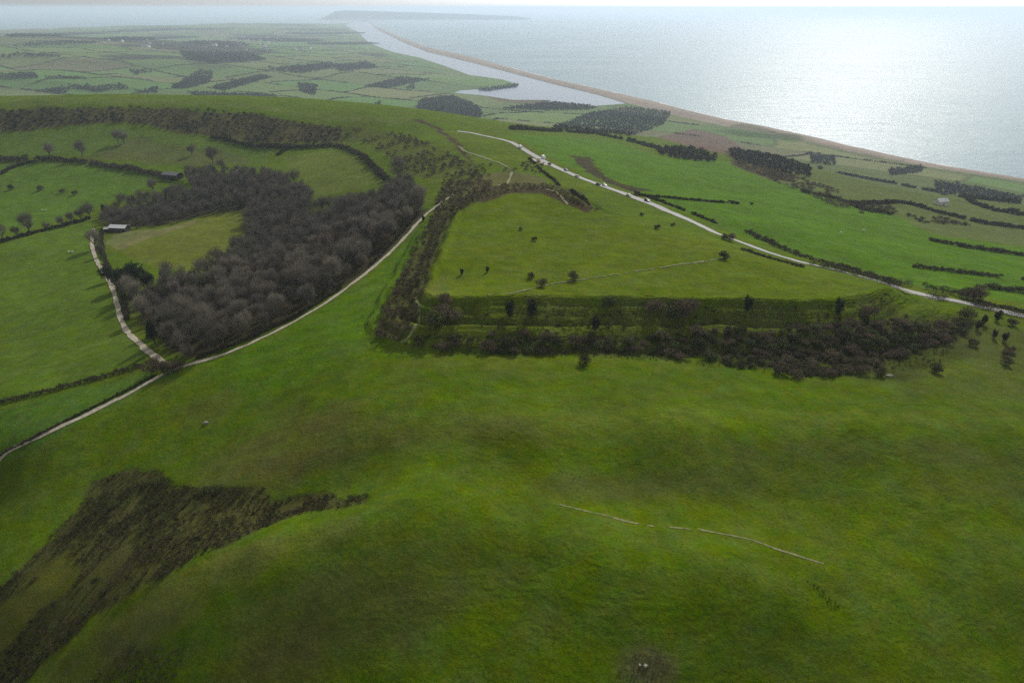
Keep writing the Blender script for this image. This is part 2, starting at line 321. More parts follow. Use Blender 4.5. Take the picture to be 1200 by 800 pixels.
paint(hp([(508,358),(640,358),(760,354),(900,356),(985,358),(1040,340),(1062,372),(1040,392),(960,405),(850,412),(700,416),(600,414),(480,408),(486,380),(500,362)]), (.085,.112,.018), 1.5, .75, 2, 8, ruf=.5)
paint(hp([(600,415),(700,418),(820,420),(950,440),(1060,445),(1130,420),(1150,370),(1060,370),(960,400),(800,405),(650,405)]), (.055,.062,.02), 3, .6, 4, 10, ruf=.7)
paint(hp([(150,165),(165,160)]+[(200,170),(260,175),(300,190),(220,196),(140,188),(100,185)]), (.082,.085,.035), 4, .6, 6, 20, ruf=.5)
paint(hp([(125,285),(135,272),(190,268),(230,258),(232,262),(180,278),(140,292)]), 'gravel', 1.5, .3, 1.5)
# slopes of the banks carry small terraces trodden by stock
d = np.full(GX.shape, 99.0); mm = (RR > 110) & (RR < 620) & (np.abs(GX) < 420) & (GY > 60)
d[mm] = -sdist(GX[mm]+1.5*noise(GX[mm], GY[mm], 9, 5), GY[mm]+1.5*noise(GX[mm], GY[mm], 9, 6), castle); bk = (d > -7) & (d < 8) & (GY > 345) & (GX > -45); tb = (bk*(.75+.25*noise(GX, GY, 8, 3)))[..., None]; COL[:] = COL*(1-tb)+np.array((.055,.048,.024))*tb
TER = np.where((d > -2) & (d < 27) & (GY < 240), 1.0, 0)
near_s = (RR > 60) & (RR < 185); TER = np.maximum(TER, np.where(near_s, .28*sstep(-.1, .5, fbm(GX, GY, 34, 2, 44)), 0))
gully_m = inside(GX, GY, Gully) & (RR < 400)
# water edges, beach, reeds
m2 = RR > 1150
x, y = GX[m2], GY[m2]
cc = COL[m2]; ibw = (ib | (isea)) & ~(prof > 2); cc[prof > 2] = (.035,.04,.03)
cc[ibw] = np.array(G['beach'])*(1+.15*fbm(x[ibw], y[ibw], 120, 3, 5)[:, None]); COL[m2] = cc
paint(up([(566,112),(600,116.5),(650,117),(640,121),(700,125),(690,130),(640,127),(600,124),(575,118)]), 'reed', 8, .9, 20, 120)
blob(885, 158, 130, 95, (.040,.068,.022), .85, 40)
paint(up([(880,146),(950,172),(1100,206),(1200,224),(1200,216),(1100,199),(950,167),(850,150)]), (.08,.095,.045), 8, .6, 20, 120)

# ------------------------------------------------------------------ materials
MATS = {}
def nmat(name):
    m_ = bpy.data.materials.new(name); m_.use_nodes = True; n_ = m_.node_tree; n_.nodes.clear()
    out = n_.nodes.new('ShaderNodeOutputMaterial'); b = n_.nodes.new('ShaderNodeBsdfPrincipled'); n_.links.new(b.outputs[0], out.inputs[0])
    b.inputs['Specular IOR Level'].default_value = .25
    MATS[name] = m_; return m_, n_, b, out
def nd(n_, t, **k):
    o = n_.nodes.new(t)
    for a_, v in k.items():
        if a_ in o.inputs: o.inputs[a_].default_value = v
        else: setattr(o, a_, v)
    return o
def noise_mat(name, col, scale=.5, var=.35, rough=.9, obj_var=.25, spec=.2, detail=4, bump=0, col2=None, trans=0):
    m_, n_, b, out = nmat(name)
    g = nd(n_, 'ShaderNodeNewGeometry'); no = nd(n_, 'ShaderNodeTexNoise', Scale=scale, Detail=detail); n_.links.new(g.outputs['Position'], no.inputs['Vector'])
    oi = nd(n_, 'ShaderNodeObjectInfo')
    c1 = nd(n_, 'ShaderNodeRGB'); c1.outputs[0].default_value = (*col, 1); c2 = nd(n_, 'ShaderNodeRGB'); c2.outputs[0].default_value = (*(col2 or [c*.55 for c in col]), 1)
    mr = nd(n_, 'ShaderNodeMapRange'); mr.inputs['From Min'].default_value = .35; mr.inputs['From Max'].default_value = .65; n_.links.new(no.outputs['Fac'], mr.inputs['Value'])
    mul = nd(n_, 'ShaderNodeMath', operation='MULTIPLY'); mul.inputs[1].default_value = 1.0 if col2 else var*2; n_.links.new(mr.outputs[0], mul.inputs[0])
    mx = nd(n_, 'ShaderNodeMix', data_type='RGBA'); n_.links.new(mul.outputs[0], mx.inputs[0]); n_.links.new(c1.outputs[0], mx.inputs[6]); n_.links.new(c2.outputs[0], mx.inputs[7])
    hs = nd(n_, 'ShaderNodeHueSaturation'); ov = nd(n_, 'ShaderNodeMapRange'); ov.inputs['To Min'].default_value = 1-obj_var; ov.inputs['To Max'].default_value = 1+obj_var
    n_.links.new(oi.outputs['Random'], ov.inputs['Value']); n_.links.new(ov.outputs[0], hs.inputs['Value']); n_.links.new(mx.outputs[2], hs.inputs['Color'])
    n_.links.new(hs.outputs[0], b.inputs['Base Color']); b.inputs['Roughness'].default_value = rough; b.inputs['Specular IOR Level'].default_value = spec
    if bump:
        bm_ = nd(n_, 'ShaderNodeBump', Strength=1.0, Distance=bump); n_.links.new(no.outputs['Fac'], bm_.inputs['Height']); n_.links.new(bm_.outputs[0], b.inputs['Normal'])
    if trans:
        tr = nd(n_, 'ShaderNodeBsdfTranslucent'); n_.links.new(hs.outputs[0], tr.inputs[0]); ms = nd(n_, 'ShaderNodeMixShader'); ms.inputs[0].default_value = trans
        n_.links.new(b.outputs[0], ms.inputs[1]); n_.links.new(tr.outputs[0], ms.inputs[2]); n_.links.new(ms.outputs[0], out.inputs[0])
    return m_
# ground
m_, n_, b, out = nmat('ground'); b.inputs['Roughness'].default_value = .95; b.inputs['Specular IOR Level'].default_value = .01
vc = nd(n_, 'ShaderNodeVertexColor', layer_name='Col'); g = nd(n_, 'ShaderNodeNewGeometry')
def tn(scale, detail=5, rough=.6, vec=None):
    o = nd(n_, 'ShaderNodeTexNoise', Scale=scale, Detail=detail, Roughness=rough); n_.links.new(vec or g.outputs['Position'], o.inputs['Vector']); return o
n1 = tn(1.3, 8, .75); n2 = tn(.16, 5, .65); n3 = tn(.035, 4)
def mrng(src, a_, b_, lo=.4, hi=.6):
    r_ = nd(n_, 'ShaderNodeMapRange'); r_.inputs['From Min'].default_value = lo; r_.inputs['From Max'].default_value = hi; r_.inputs['To Min'].default_value = a_; r_.inputs['To Max'].default_value = b_; n_.links.new(src, r_.inputs['Value']); return r_.outputs[0]
def math_(op, a_, b_=None):
    o = nd(n_, 'ShaderNodeMath', operation=op)
    for i_, v in enumerate((a_, b_)):
        if v is None: continue
        if hasattr(v, 'links'): n_.links.new(v, o.inputs[i_])
        else: o.inputs[i_].default_value = v
    return o.outputs[0]
v = math_('MULTIPLY', math_('MULTIPLY', mrng(n1.outputs[0], .72, 1.28, .3, .7), mrng(n2.outputs[0], .8, 1.2, .3, .7)), mrng(n3.outputs[0], .88, 1.12, .3, .7))
hs = nd(n_, 'ShaderNodeHueSaturation'); n_.links.new(vc.outputs[0], hs.inputs['Color']); n_.links.new(v, hs.inputs['Value'])
hv = tn(.3, 4, .7); n_.links.new(mrng(hv.outputs[0], .475, .52, .3, .7), hs.inputs['Hue']); n_.links.new(mrng(tn(.11, 5, .7).outputs[0], .93, 1.14, .3, .7), hs.inputs['Saturation'])
n_.links.new(hs.outputs[0], b.inputs['Base Color'])
at = nd(n_, 'ShaderNodeAttribute', attribute_name='ter'); ar = nd(n_, 'ShaderNodeAttribute', attribute_name='ruf')
sep = nd(n_, 'ShaderNodeSeparateXYZ'); n_.links.new(g.outputs['Position'], sep.inputs[0])
ph = math_('ADD', math_('MULTIPLY', sep.outputs[2], 7.0), math_('MULTIPLY', tn(.12, 3).outputs[0], 22.0))
tz = math_('MULTIPLY', math_('SINE', ph), math_('MULTIPLY', at.outputs['Fac'], mrng(tn(.25, 3).outputs[0], 0, .2, .40, .60)))
h1 = math_('MULTIPLY', n1.outputs[0], math_('ADD', math_('MULTIPLY', ar.outputs['Fac'], 1.2), .26))
h2 = math_('MULTIPLY', n2.outputs[0], .9)
hh = math_('ADD', math_('ADD', h1, h2), tz)
bp = nd(n_, 'ShaderNodeBump', Strength=1.0, Distance=1.0); n_.links.new(hh, bp.inputs['Height']); n_.links.new(bp.outputs[0], b.inputs['Normal'])
# sea
m_, n_, b, out = nmat('sea'); b.inputs['Base Color'].default_value = (.03, .12, .14, 1); b.inputs['Roughness'].default_value = .30; b.inputs['IOR'].default_value = 1.33; b.inputs['Specular IOR Level'].default_value = .28
g = nd(n_, 'ShaderNodeNewGeometry'); mp = nd(n_, 'ShaderNodeMapping'); mp.inputs['Rotation'].default_value = (0, 0, math.radians(-20)); mp.inputs['Scale'].default_value = (.35, 1, 1); n_.links.new(g.outputs['Position'], mp.inputs[0])
s1 = tn(.016, 7, .72, mp.outputs[0]); s2 = tn(.003, 6, .7, mp.outputs[0])
bp = nd(n_, 'ShaderNodeBump', Strength=1.0, Distance=5.0); n_.links.new(s1.outputs[0], bp.inputs['Height']); n_.links.new(bp.outputs[0], b.inputs['Normal'])
n_.links.new(mrng(s2.outputs[0], .25, .38, .3, .7), b.inputs['Roughness'])
m_, n_, b, out = nmat('lagoon'); b.inputs['Base Color'].default_value = (.045, .085, .14, 1); b.inputs['Roughness'].default_value = .2; b.inputs['IOR'].default_value = 1.33; b.inputs['Specular IOR Level'].default_value = .1
noise_mat('bark', (.13,.115,.092), 1.5, .3)
noise_mat('twigs', (.172,.156,.125), .25, .3, obj_var=.38, col2=(.115,.106,.082), trans=.25)
noise_mat('twigs_pale', (.20,.18,.145), .3, .3, obj_var=.2, col2=(.14,.125,.10), trans=.25)
noise_mat('twigs_ivy', (.085,.090,.050), .3, .3, obj_var=.3, col2=(.10,.085,.06), trans=.2)
noise_mat('twigs_red', (.128,.098,.064), .3, .3, col2=(.078,.064,.040), trans=.2)
noise_mat('evergreen', (.030,.045,.018), .5, .3, trans=.1, col2=(.018,.028,.012))
noise_mat('thorn', (.085,.085,.036), .22, .3, trans=.2, col2=(.085,.066,.044), obj_var=.4)
noise_mat('bush_green', (.075,.095,.028), .3, .3, trans=.2, col2=(.040,.050,.018), obj_var=.4)
noise_mat('gorse', (.042,.048,.018), .5, .3, trans=.12, col2=(.062,.048,.026))
noise_mat('grass_blades', (.075,.095,.016), .4, .3, trans=.3, col2=(.10,.098,.03), obj_var=0)
noise_mat('hedge', (.058,.060,.028), .15, .3, trans=.1, col2=(.060,.048,.034))
noise_mat('far_wood', (.046,.050,.034), .03, .3, col2=(.066,.058,.044))
noise_mat('tarmac', (.21,.205,.20), .8, .15, rough=.75, obj_var=0, spec=.4)
noise_mat('track_stone', (.40,.36,.29), .9, .3, rough=.9, obj_var=0, col2=(.24,.21,.15))
noise_mat('rut', (.19,.18,.09), .8, .3, rough=.9, obj_var=0, col2=(.07,.10,.02))
noise_mat('rock', (.30,.28,.23), 2, .3, rough=.9, bump=.1)
noise_mat('wool', (.7,.67,.58), 3, .1, obj_var=.05); noise_mat('skin_dark', (.05,.045,.04), 3, .1)
noise_mat('render_wall', (.66,.63,.56), .5, .1); noise_mat('stone_wall', (.36,.33,.27), 1.2, .3); noise_mat('roof_pale', (.40,.41,.42), .6, .12, rough=.5, spec=.5)
noise_mat('roof_slate', (.14,.14,.15), .8, .2); noise_mat('timber_dark', (.05,.045,.04), 1, .2)
noise_mat('tyre', (.02,.02,.02), 2, .1)
def paintm(name, c, met=.0):
    m_, n_, b, o_ = nmat(name); b.inputs['Base Color'].default_value = (*c, 1); b.inputs['Roughness'].default_value = .28; b.inputs['Metallic'].default_value = met; b.inputs['Specular IOR Level'].default_value = .5
    no = nd(n_, 'ShaderNodeTexNoise', Scale=6.0); r_ = nd(n_, 'ShaderNodeMapRange'); r_.inputs['To Min'].default_value = .22; r_.inputs['To Max'].default_value = .4; n_.links.new(no.outputs[0], r_.inputs['Value']); n_.links.new(r_.outputs[0], b.inputs['Roughness'])
for nme, c_ in (('paint_white', (.8,.8,.78)), ('paint_black', (.02,.02,.022)), ('paint_blue', (.03,.06,.14)), ('paint_silver', (.5,.5,.5)), ('paint_red', (.3,.02,.02)), ('glass', (.02,.025,.03)), ('lamp_lens', (.7,.7,.68))): paintm(nme, c_)

# ------------------------------------------------------------------ object helpers
def tag(o, label=None, cat=None, group=None, kind=None):
    if label: o['label'] = label
    if cat: o['category'] = cat
    if group: o['group'] = group
    if kind: o['kind'] = kind
    return o
def mesh_np(name, V, Fc, mat, parent=None, smooth_=False, loc=None):
    V = np.asarray(V, np.float32); Fc = np.asarray(Fc, np.int32); k = Fc.shape[1]
    me = bpy.data.meshes.new(name); me.vertices.add(len(V)); me.vertices.foreach_set('co', V.ravel())
    me.loops.add(Fc.size); me.loops.foreach_set('vertex_index', Fc.ravel()); me.polygons.add(len(Fc))
    me.polygons.foreach_set('loop_start', np.arange(0, Fc.size, k, dtype=np.int32))
    if smooth_: me.polygons.foreach_set('use_smooth', np.ones(len(Fc), bool))
    me.update(calc_edges=True); me.validate(); me.materials.append(MATS[mat])
    o = bpy.data.objects.new(name, me); C.objects.link(o)
    if parent: o.parent = parent
    if loc is not None: o.location = loc
    return o
def empty(name, loc=(0, 0, 0), rz=0):
    o = bpy.data.objects.new(name, None); C.objects.link(o); o.location = loc; o.rotation_euler = (0, 0, rz); o.empty_display_size = .5; return o
def copy_tree(o, parent=None):
    c = o.copy(); C.objects.link(c); c.parent = parent
    for ch in KIDS.get(o.name, []): copy_tree(ch, c)
    return c
KIDS = {}
def reg(root):
    KIDS[root.name] = list(root.children)
    for ch in root.children: reg(ch)

# the ground sheet
idx = np.arange(nL*nT).reshape(nL, nT)
a_ = idx[:-1, :]; b_ = idx[1:, :]; a2 = np.roll(a_, -1, 1); b2 = np.roll(b_, -1, 1)
quads = np.stack([a_, a2, b2, b_], -1).reshape(-1, 4)
V = np.stack([GX, GY, GZ], -1).reshape(-1, 3)
gnd = mesh_np('ground', V, quads[:, ::-1], 'ground', smooth_=True)
# close the middle under the camera
me0 = bpy.data.meshes.new('ground_middle'); 
ca_ = gnd.data.color_attributes.new('Col', 'FLOAT_COLOR', 'POINT'); ca_.data.foreach_set('color', np.concatenate([COL, np.ones(GX.shape+(1,))], -1).astype(np.float32).ravel())
for nm, arr in (('ter', TER), ('ruf', RUF)):
    at_ = gnd.data.attributes.new(nm, 'FLOAT', 'POINT'); at_.data.foreach_set('value', arr.astype(np.float32).ravel())
bm = bmesh.new(); bm.from_mesh(gnd.data); bm.verts.ensure_lookup_table()
try: bm.faces.new([bm.verts[i] for i in range(nT)][::1])
except Exception: pass
bm.to_mesh(gnd.data); bm.free()
tag(gnd, 'green grass downland falling to far farmland and a shingle beach', 'ground', kind='structure')
# sea and lagoon
def disc(name, poly_or_r, mat, z):
    rr_ = np.exp(np.linspace(math.log(900), math.log(110000), 60)); tt = np.linspace(0, 2*math.pi, 181)[:-1]
    X = rr_[:, None]*np.sin(tt); Y = rr_[:, None]*np.cos(tt); V = np.stack([X, Y, X*0+z], -1).reshape(-1, 3)
    ii = np.arange(60*180).reshape(60, 180); a_ = ii[:-1]; b_ = ii[1:]
    q = np.stack([a_, np.roll(a_, -1, 1), np.roll(b_, -1, 1), b_], -1).reshape(-1, 4)
    return mesh_np(name, V, q[:, ::-1], mat, smooth_=True)
tag(disc('sea', None, 'sea', 0.0), 'pale sea glittering under the sun', 'sea', kind='structure')
dl = np.full(GX.shape, -1e9); mm = (RR > 1800) & (RR < 24000) & (np.abs(TW) < .8); dl[mm] = sdist(GX[mm], GY[mm], lag_poly)
near_l = dl > -45; qm = near_l.ravel()[quads].any(1) & (np.abs(GX).ravel()[quads].max(1) < 9000); qq = quads[qm]; uq, inv = np.unique(qq, return_inverse=True); inv = inv.reshape(qq.shape)
VL = V[uq].copy(); VL[:, 2] = .06
lg = mesh_np('lagoon', VL, inv[:, ::-1], 'lagoon', smooth_=True)
tag(lg, 'calm blue lagoon behind the shingle bank', 'lagoon', kind='structure')
# haze
mh = bpy.data.materials.new('haze'); mh.use_nodes = True; nh = mh.node_tree; nh.nodes.clear(); oh = nh.nodes.new('ShaderNodeOutputMaterial'); vh = nh.nodes.new('ShaderNodeVolumePrincipled')
HAZE = 0.00007
vh.inputs['Density'].default_value = HAZE; vh.inputs['Color'].default_value = (.72, .85, 1.0, 1); vh.inputs['Anisotropy'].default_value = .35; vh.inputs['Density Attribute'].default_value = ''
nh.links.new(vh.outputs[0], oh.inputs['Volume'])
try: mh.cycles.homogeneous_volume = True; mh.cycles.volume_sampling = 'DISTANCE'
except Exception: pass
bm = bmesh.new(); bmesh.ops.create_cube(bm, size=1); bmesh.ops.scale(bm, vec=(224000, 224000, 352), verts=bm.verts); bmesh.ops.translate(bm, vec=(0, 0, 166), verts=bm.verts)
me = bpy.data.meshes.new('haze'); bm.to_mesh(me); bm.free(); me.materials.append(mh); hz = bpy.data.objects.new('haze', me); C.objects.link(hz)
tag(hz, 'thin pale sea haze over the whole country', 'haze', kind='stuff')

noise_mat('foam', (.75,.77,.78), .1, .2, obj_var=0)
# ------------------------------------------------------------------ roads and tracks
def ribbon(name, px, width, mat, label, lift=.10, sm=2, jit=0.0, step=1.6, world=None, broken=None):
    P = smooth(world if world is not None else hit([p[0] for p in px], [p[1] for p in px]), sm)
    D = dens(P, step); 
    T = np.gradient(D, axis=0); T /= np.linalg.norm(T, axis=1)[:, None]+1e-9; N = np.stack([T[:, 1], -T[:, 0]], -1)
    W = width if not callable(width) else 1.0
    k = 5; V = []
    for j in range(k):
        s = (j/(k-1)-.5)*(width(D) if callable(width) else W)*(1+jit*noise(D[:, 0], D[:, 1], 5, 3+(j > 2)))
        Q = D+N*s[:, None] if hasattr(s, 'shape') else D+N*s
        R_ = np.hypot(Q[:, 0], Q[:, 1]); V.append(np.stack([Q[:, 0], Q[:, 1], H(Q[:, 0], Q[:, 1])+lift+R_*.0003], -1))
    V = np.array(V)
    n_ = len(D); ii = np.arange(k*n_).reshape(k, n_); q = np.stack([ii[:-1, :-1], ii[:-1, 1:], ii[1:, 1:], ii[1:, :-1]], -1).reshape(-1, 4)
    if broken is not None: q = q[noise(V.reshape(-1, 3)[q[:, 0], 0], V.reshape(-1, 3)[q[:, 0], 1], 1.6, 8)+.6*noise(V.reshape(-1, 3)[q[:, 0], 0], V.reshape(-1, 3)[q[:, 0], 1], 9, 9) > broken]
    o = mesh_np(name, V.reshape(-1, 3), q, mat, smooth_=True)
    if o.data.polygons[0].normal.z < 0: o.data.flip_normals()
    tag(o, label, name.replace('_', ' '), kind='structure'); return P
road_px = [(536,154),(560,157),(590,164),(620,179),(650,196),(700,216),(745,232),(800,254),(850,278),(900,296),(945,309),(1000,322),(1065,341),(1090,348),(1112,351),(1140,357),(1200,371),(1260,388)]
ROAD = smooth(hit([p[0] for p in road_px], [p[1] for p in road_px]), 2)
def sub_road(a_, b_):
    A_ = hit(*a_)[0]; B_ = hit(*b_)[0]; D = dens(ROAD, 2.0); i0 = int(np.argmin(np.hypot(*(D-A_).T))); i1 = int(np.argmin(np.hypot(*(D-B_).T))); return D[min(i0, i1):max(i0, i1)+1]
ribbon('road', None, lambda D: np.interp(np.hypot(D[:, 0], D[:, 1]), [230, 300, 420], [4.0, 4.8, 6.0]), 'tarmac', 'narrow grey road running along the ridge toward the sea', world=ROAD, sm=0, lift=.07)
De = dens(np.array(list(sea_edge[6:])+[ext1]), 6.0); Te = np.gradient(De, axis=0); Te /= np.linalg.norm(Te, axis=1)[:, None]; Ne = np.stack([Te[:, 1], -Te[:, 0]], -1)
De = De-Ne*np.sign((Ne*-De).sum(1))[:, None]*(1+2.5*noise(De[:, 0], De[:, 1], 60, 4))[:, None]
wv = 4.5+3.5*noise(De[:, 0], De[:, 1], 45, 6); A1, A2 = De+Ne*wv[:, None]*.5, De-Ne*wv[:, None]*.5; nn = len(De)
Vf = np.concatenate([np.c_[A1, np.full(nn, .55)], np.c_[A2, np.full(nn, .55)]]); ii = np.arange(nn-1); qf = np.stack([ii, ii+1, ii+1+nn, ii+nn], -1); qf = qf[noise(De[:-1, 0], De[:-1, 1], 90, 7) > -.5]
tag(mesh_np('surf', Vf, qf, 'foam'), 'thin white line of surf along the shingle', 'surf', kind='structure')
tr1 = [(-60,566),(0,538),(40,517),(100,487),(150,462),(185,442),(212,430),(250,420),(300,400),(350,375),(400,343),(440,312),(470,283),(495,255),(515,240),(530,228)]
TR1 = ribbon('track', tr1, 2.2, 'track_stone', 'pale stone track climbing beside the bare wood', jit=.35)
tr2 = [(110,268),(107,285),(112,303),(122,320),(133,338),(137,358),(142,378),(155,395),(172,412),(190,424),(205,429)]
TR2 = ribbon('track', tr2, 2.4, 'track_stone', 'pale farm track curving down the edge of the wood', jit=.35)
ribbon('path', [(575,188),(560,182),(545,178),(538,172)], 2.2, 'rut', 'worn chalky path on the ridge crest', jit=.5)
ribbon('path', [(575,188),(590,193),(600,200),(598,209),(585,218)], 1.6, 'rut', 'worn path going over the outer bank', jit=.5)
ribbon('path', [(560,352),(600,344),(640,334),(665,330),(720,322),(780,313),(830,306),(852,302)], 0.8, 'rut', 'faint trodden path crossing the fort', jit=.8, broken=-.4)
ribbon('path', [(655,591),(690,600),(730,609),(757,616),(800,618),(840,624),(880,632),(915,645),(965,660)], .55, 'rut', 'narrow broken chalk path on the grass slope', lift=.04, jit=.9, step=.6, broken=-.75)
ribbon('path', [(640,222),(655,226),(665,240)], 1.4, 'rut', 'short pale path dropping through the far bank', jit=.5)
ribbon('path', [(1040,333),(1055,340),(1075,347),(1100,352)], 1.5, 'rut', 'worn path at the corner of the fort', jit=.5)
ribbon('path', [(488,352),(492,372),(485,388),(470,402)], 1.0, 'rut', 'straw coloured path through the ditch scrub', jit=.6)
ribbon('lay_by', [(622,186),(632,190),(642,194)], 6, 'track_stone', 'stony lay-by beside the road', lift=.06)

# ------------------------------------------------------------------ plants
def tube(V, Fc, p0, p1, r0, r1, k=5):
    p0 = np.array(p0, float); p1 = np.array(p1, float); d = p1-p0; d /= np.linalg.norm(d)+1e-9
    u = np.cross(d, (0, 0, 1) if abs(d[2]) < .9 else (1, 0, 0)); u /= np.linalg.norm(u); w_ = np.cross(d, u); b = len(V)
    for p, r in ((p0, r0), (p1, r1)):
        for j in range(k):
            a = 2*math.pi*j/k; V.append(p+r*(math.cos(a)*u+math.sin(a)*w_))
    for j in range(k): Fc.append((b+j, b+(j+1) % k, b+k+(j+1) % k, b+k+j))
def leaf_tris(Cn, Dr, ln, wd, rng):    # thin or broad triangles centred at Cn along Dr
    n_ = len(Cn); r = rng.normal(size=(n_, 3)); s = np.cross(Dr, r); s /= np.linalg.norm(s, axis=1)[:, None]+1e-9
    V = np.stack([Cn-Dr*ln[:, None]*.5+s*wd[:, None]*.5, Cn-Dr*ln[:, None]*.5-s*wd[:, None]*.5, Cn+Dr*ln[:, None]*.5], 1).reshape(-1, 3)
    return V, np.arange(n_*3).reshape(-1, 3)
def branches(rng, h, cr, nlimb=7):
    V, Fc, tips = [], [], []
    lean = rng.normal(size=2)*.02*h; z1 = h*rng.uniform(.14, .22)
    top = np.array([lean[0], lean[1], z1]); tube(V, Fc, (0, 0, -.6), top, .032*h, .024*h, 7)
    for i in range(nlimb):
        a = 2*math.pi*(i+rng.uniform(-.3, .3))/nlimb; el = rng.uniform(.45, 1.25)
        L = h*rng.uniform(.32, .5); d = np.array([math.cos(a)*math.cos(el)*cr/h*1.7, math.sin(a)*math.cos(el)*cr/h*1.7, math.sin(el)])
        p1 = top+d*L*.55; tube(V, Fc, top-(0, 0, .3), p1, .015*h, .010*h)
        for j in range(3):
            d2 = d+rng.normal(size=3)*.4; d2[2] = abs(d2[2]); d2 /= np.linalg.norm(d2); p2 = p1+d2*h*rng.uniform(.14, .24); tube(V, Fc, p1, p2, .009*h, .004*h, 4)
            for q in range(2):
                d3 = d2+rng.normal(size=3)*.5; d3 /= np.linalg.norm(d3); p3 = p2+d3*h*rng.uniform(.08, .16); tube(V, Fc, p2, p3, .004*h, .0015*h, 3); tips.append(p3)
    return V, Fc, np.array(tips)
def crown_pts(rng, n_, cr, z0, z1, lobes=11, shell=.55):
    zc = (z0+z1)/2; hz_ = (z1-z0)/2
    L = rng.normal(size=(lobes, 3)); L /= np.linalg.norm(L, axis=1)[:, None]; L[:, 2] = L[:, 2]*.7+.15
    lc = L*np.array([cr*.55, cr*.55, hz_*.55])+np.array([0, 0, zc]); lr = rng.uniform(.36, .55, lobes)
    k = rng.integers(0, lobes, n_); u = rng.normal(size=(n_, 3)); u /= np.linalg.norm(u, axis=1)[:, None]
    rad = rng.uniform(shell, 1.05, n_)
    P = lc[k]+u*(lr[k]*rad)[:, None]*np.array([cr, cr, hz_])*1.05
    return P, u
def bare_proto(name, seed, h, cr, n_=2600, mat='twigs', z0=.10):
    rng = np.random.default_rng(seed); root = empty(name)
    V, Fc, tips = branches(rng, h, cr)
    mesh_np('trunk', np.array(V), np.array(Fc), 'bark', root)
    P, u = crown_pts(rng, n_, cr, h*z0, h, 15, .3)
    d = u*.7+np.array([0, 0, .8])+rng.normal(size=u.shape)*.35; d /= np.linalg.norm(d, axis=1)[:, None]
    V, Fc = leaf_tris(P, d, rng.uniform(.7, 1.7, n_)*h/12, rng.uniform(.05, .15, n_)*h/12, rng)
    mesh_np('crown', V, Fc, mat, root); reg(root); return root
def leafy_proto(name, seed, h, cr, n_, mat, z0=.1, leaf=.5, lobes=9, trunk=True, shell=.5, cone=0):
    rng = np.random.default_rng(seed); root = empty(name)
    V, Fc = [], []
    tube(V, Fc, (0, 0, -.3), (0, 0, h*.5), .035*h, .02*h, 6)
    for i in range(5):
        a = i*1.26+rng.uniform(0, .5); tube(V, Fc, (0, 0, h*(.1+.08*i)), (math.cos(a)*cr*.6, math.sin(a)*cr*.6, h*(.35+.1*i)), .014*h, .006*h, 4)
    mesh_np('trunk', np.array(V), np.array(Fc), 'bark', root)
    P, u = crown_pts(rng, n_, cr, h*z0, h, lobes, shell)
    if cone:
        f = 1.15-cone*np.clip(P[:, 2]/h, 0, 1); P[:, 0] *= f; P[:, 1] *= f
    d = u+rng.normal(size=u.shape)*.6+np.array([0, 0, .3]); d /= np.linalg.norm(d, axis=1)[:, None]
    V, Fc = leaf_tris(P, d, rng.uniform(.7, 1.4, n_)*leaf, rng.uniform(.4, .9, n_)*leaf*.7, rng)
    mesh_np('crown', V, Fc, mat, root); reg(root); return root
used = set()
def place(proto, x, y, s=1, label=None, cat=None, group=None, rz=None, sz=None, sink=0):
    o = proto if proto.name not in used else copy_tree(proto); used.add(proto.name)
    o.location = (x, y, float(H(x, y))-sink); o.rotation_euler = (0, 0, random.uniform(0, 6.28) if rz is None else rz); s2 = sz or s; o.scale = (s, s, s2)
    return tag(o, label, cat, group)
def scatter(P, dist, k=None, rng=RNG, keep=None, pad=0):
    x0, y0 = P.min(0); x1, y1 = P.max(0); area = (x1-x0)*(y1-y0); N = int(area/dist**2*4)
    X = rng.uniform(x0, x1, N); Y = rng.uniform(y0, y1, N); mm = inside(X, Y, P)
    if keep is not None: mm &= keep(X, Y)
    X, Y = X[mm], Y[mm]; cell = {}; out = []
    for x, y in zip(X, Y):
        i, j = int(x//dist), int(y//dist); ok = True
        for a in (-1, 0, 1):
            for b in (-1, 0, 1):
                for q in cell.get((i+a, j+b), ()):
                    if (q[0]-x)**2+(q[1]-y)**2 < dist*dist: ok = False; break
                if not ok: break
            if not ok: break
        if ok: cell.setdefault((i, j), []).append((x, y)); out.append((x, y))
    return np.array(out).reshape(-1, 2)
# hidden source meshes are the first placed trees themselves
bare = [bare_proto('bare_tree', s, 11.5+i*1.0, 4.5+.3*i, 2100, 'twigs') for i, s in enumerate((1, 2, 3, 4))]+[bare_proto('bare_tree', 9, 10.5, 4.4, 2100, 'twigs_red'), bare_proto('bare_tree', 12, 13.5, 4.4, 2000, 'twigs_pale'), bare_proto('bare_tree', 13, 12.5, 4.2, 2100, 'twigs_ivy')]
EV = [(124,255,'ever',1.0,'dark pointed evergreen at the left end of the farm shelter belt'),(127,330,'ever2',.95,'dark evergreen nearest the bend of the farm track'),(146,338,'ever2',1.25,'broad dark evergreen beside the small valley field'),
   (161,334,'ever2',1.4,'tallest dark evergreen of the clump by the small valley field'),(174,340,'ever2',1.05,'dark evergreen at the right of the clump by the small valley field'),(182,404,'ever',1.0,'dark fir inside the near corner of the wood, left of two'),(195,404,'ever',1.1,'dark fir inside the near corner of the wood, right of two')]
EVP = hit([e_[0] for e_ in EV], [e_[1] for e_ in EV])
def track_clear(X, Y):
    k = np.ones(X.shape, bool)
    for p in EVP: k &= np.hypot(X-p[0], (Y-p[1])*np.where(Y < p[1], .55, 1)) > 6.0
    return k & (seg_dist(X, Y, TR1, False) > 5.5) & (seg_dist(X, Y, TR2, False) > 4.5)
pts = np.concatenate([scatter(W_main, 5.5, keep=track_clear), scatter(W_strip, 5.4, keep=track_clear), scatter(W_up, 5.6)])
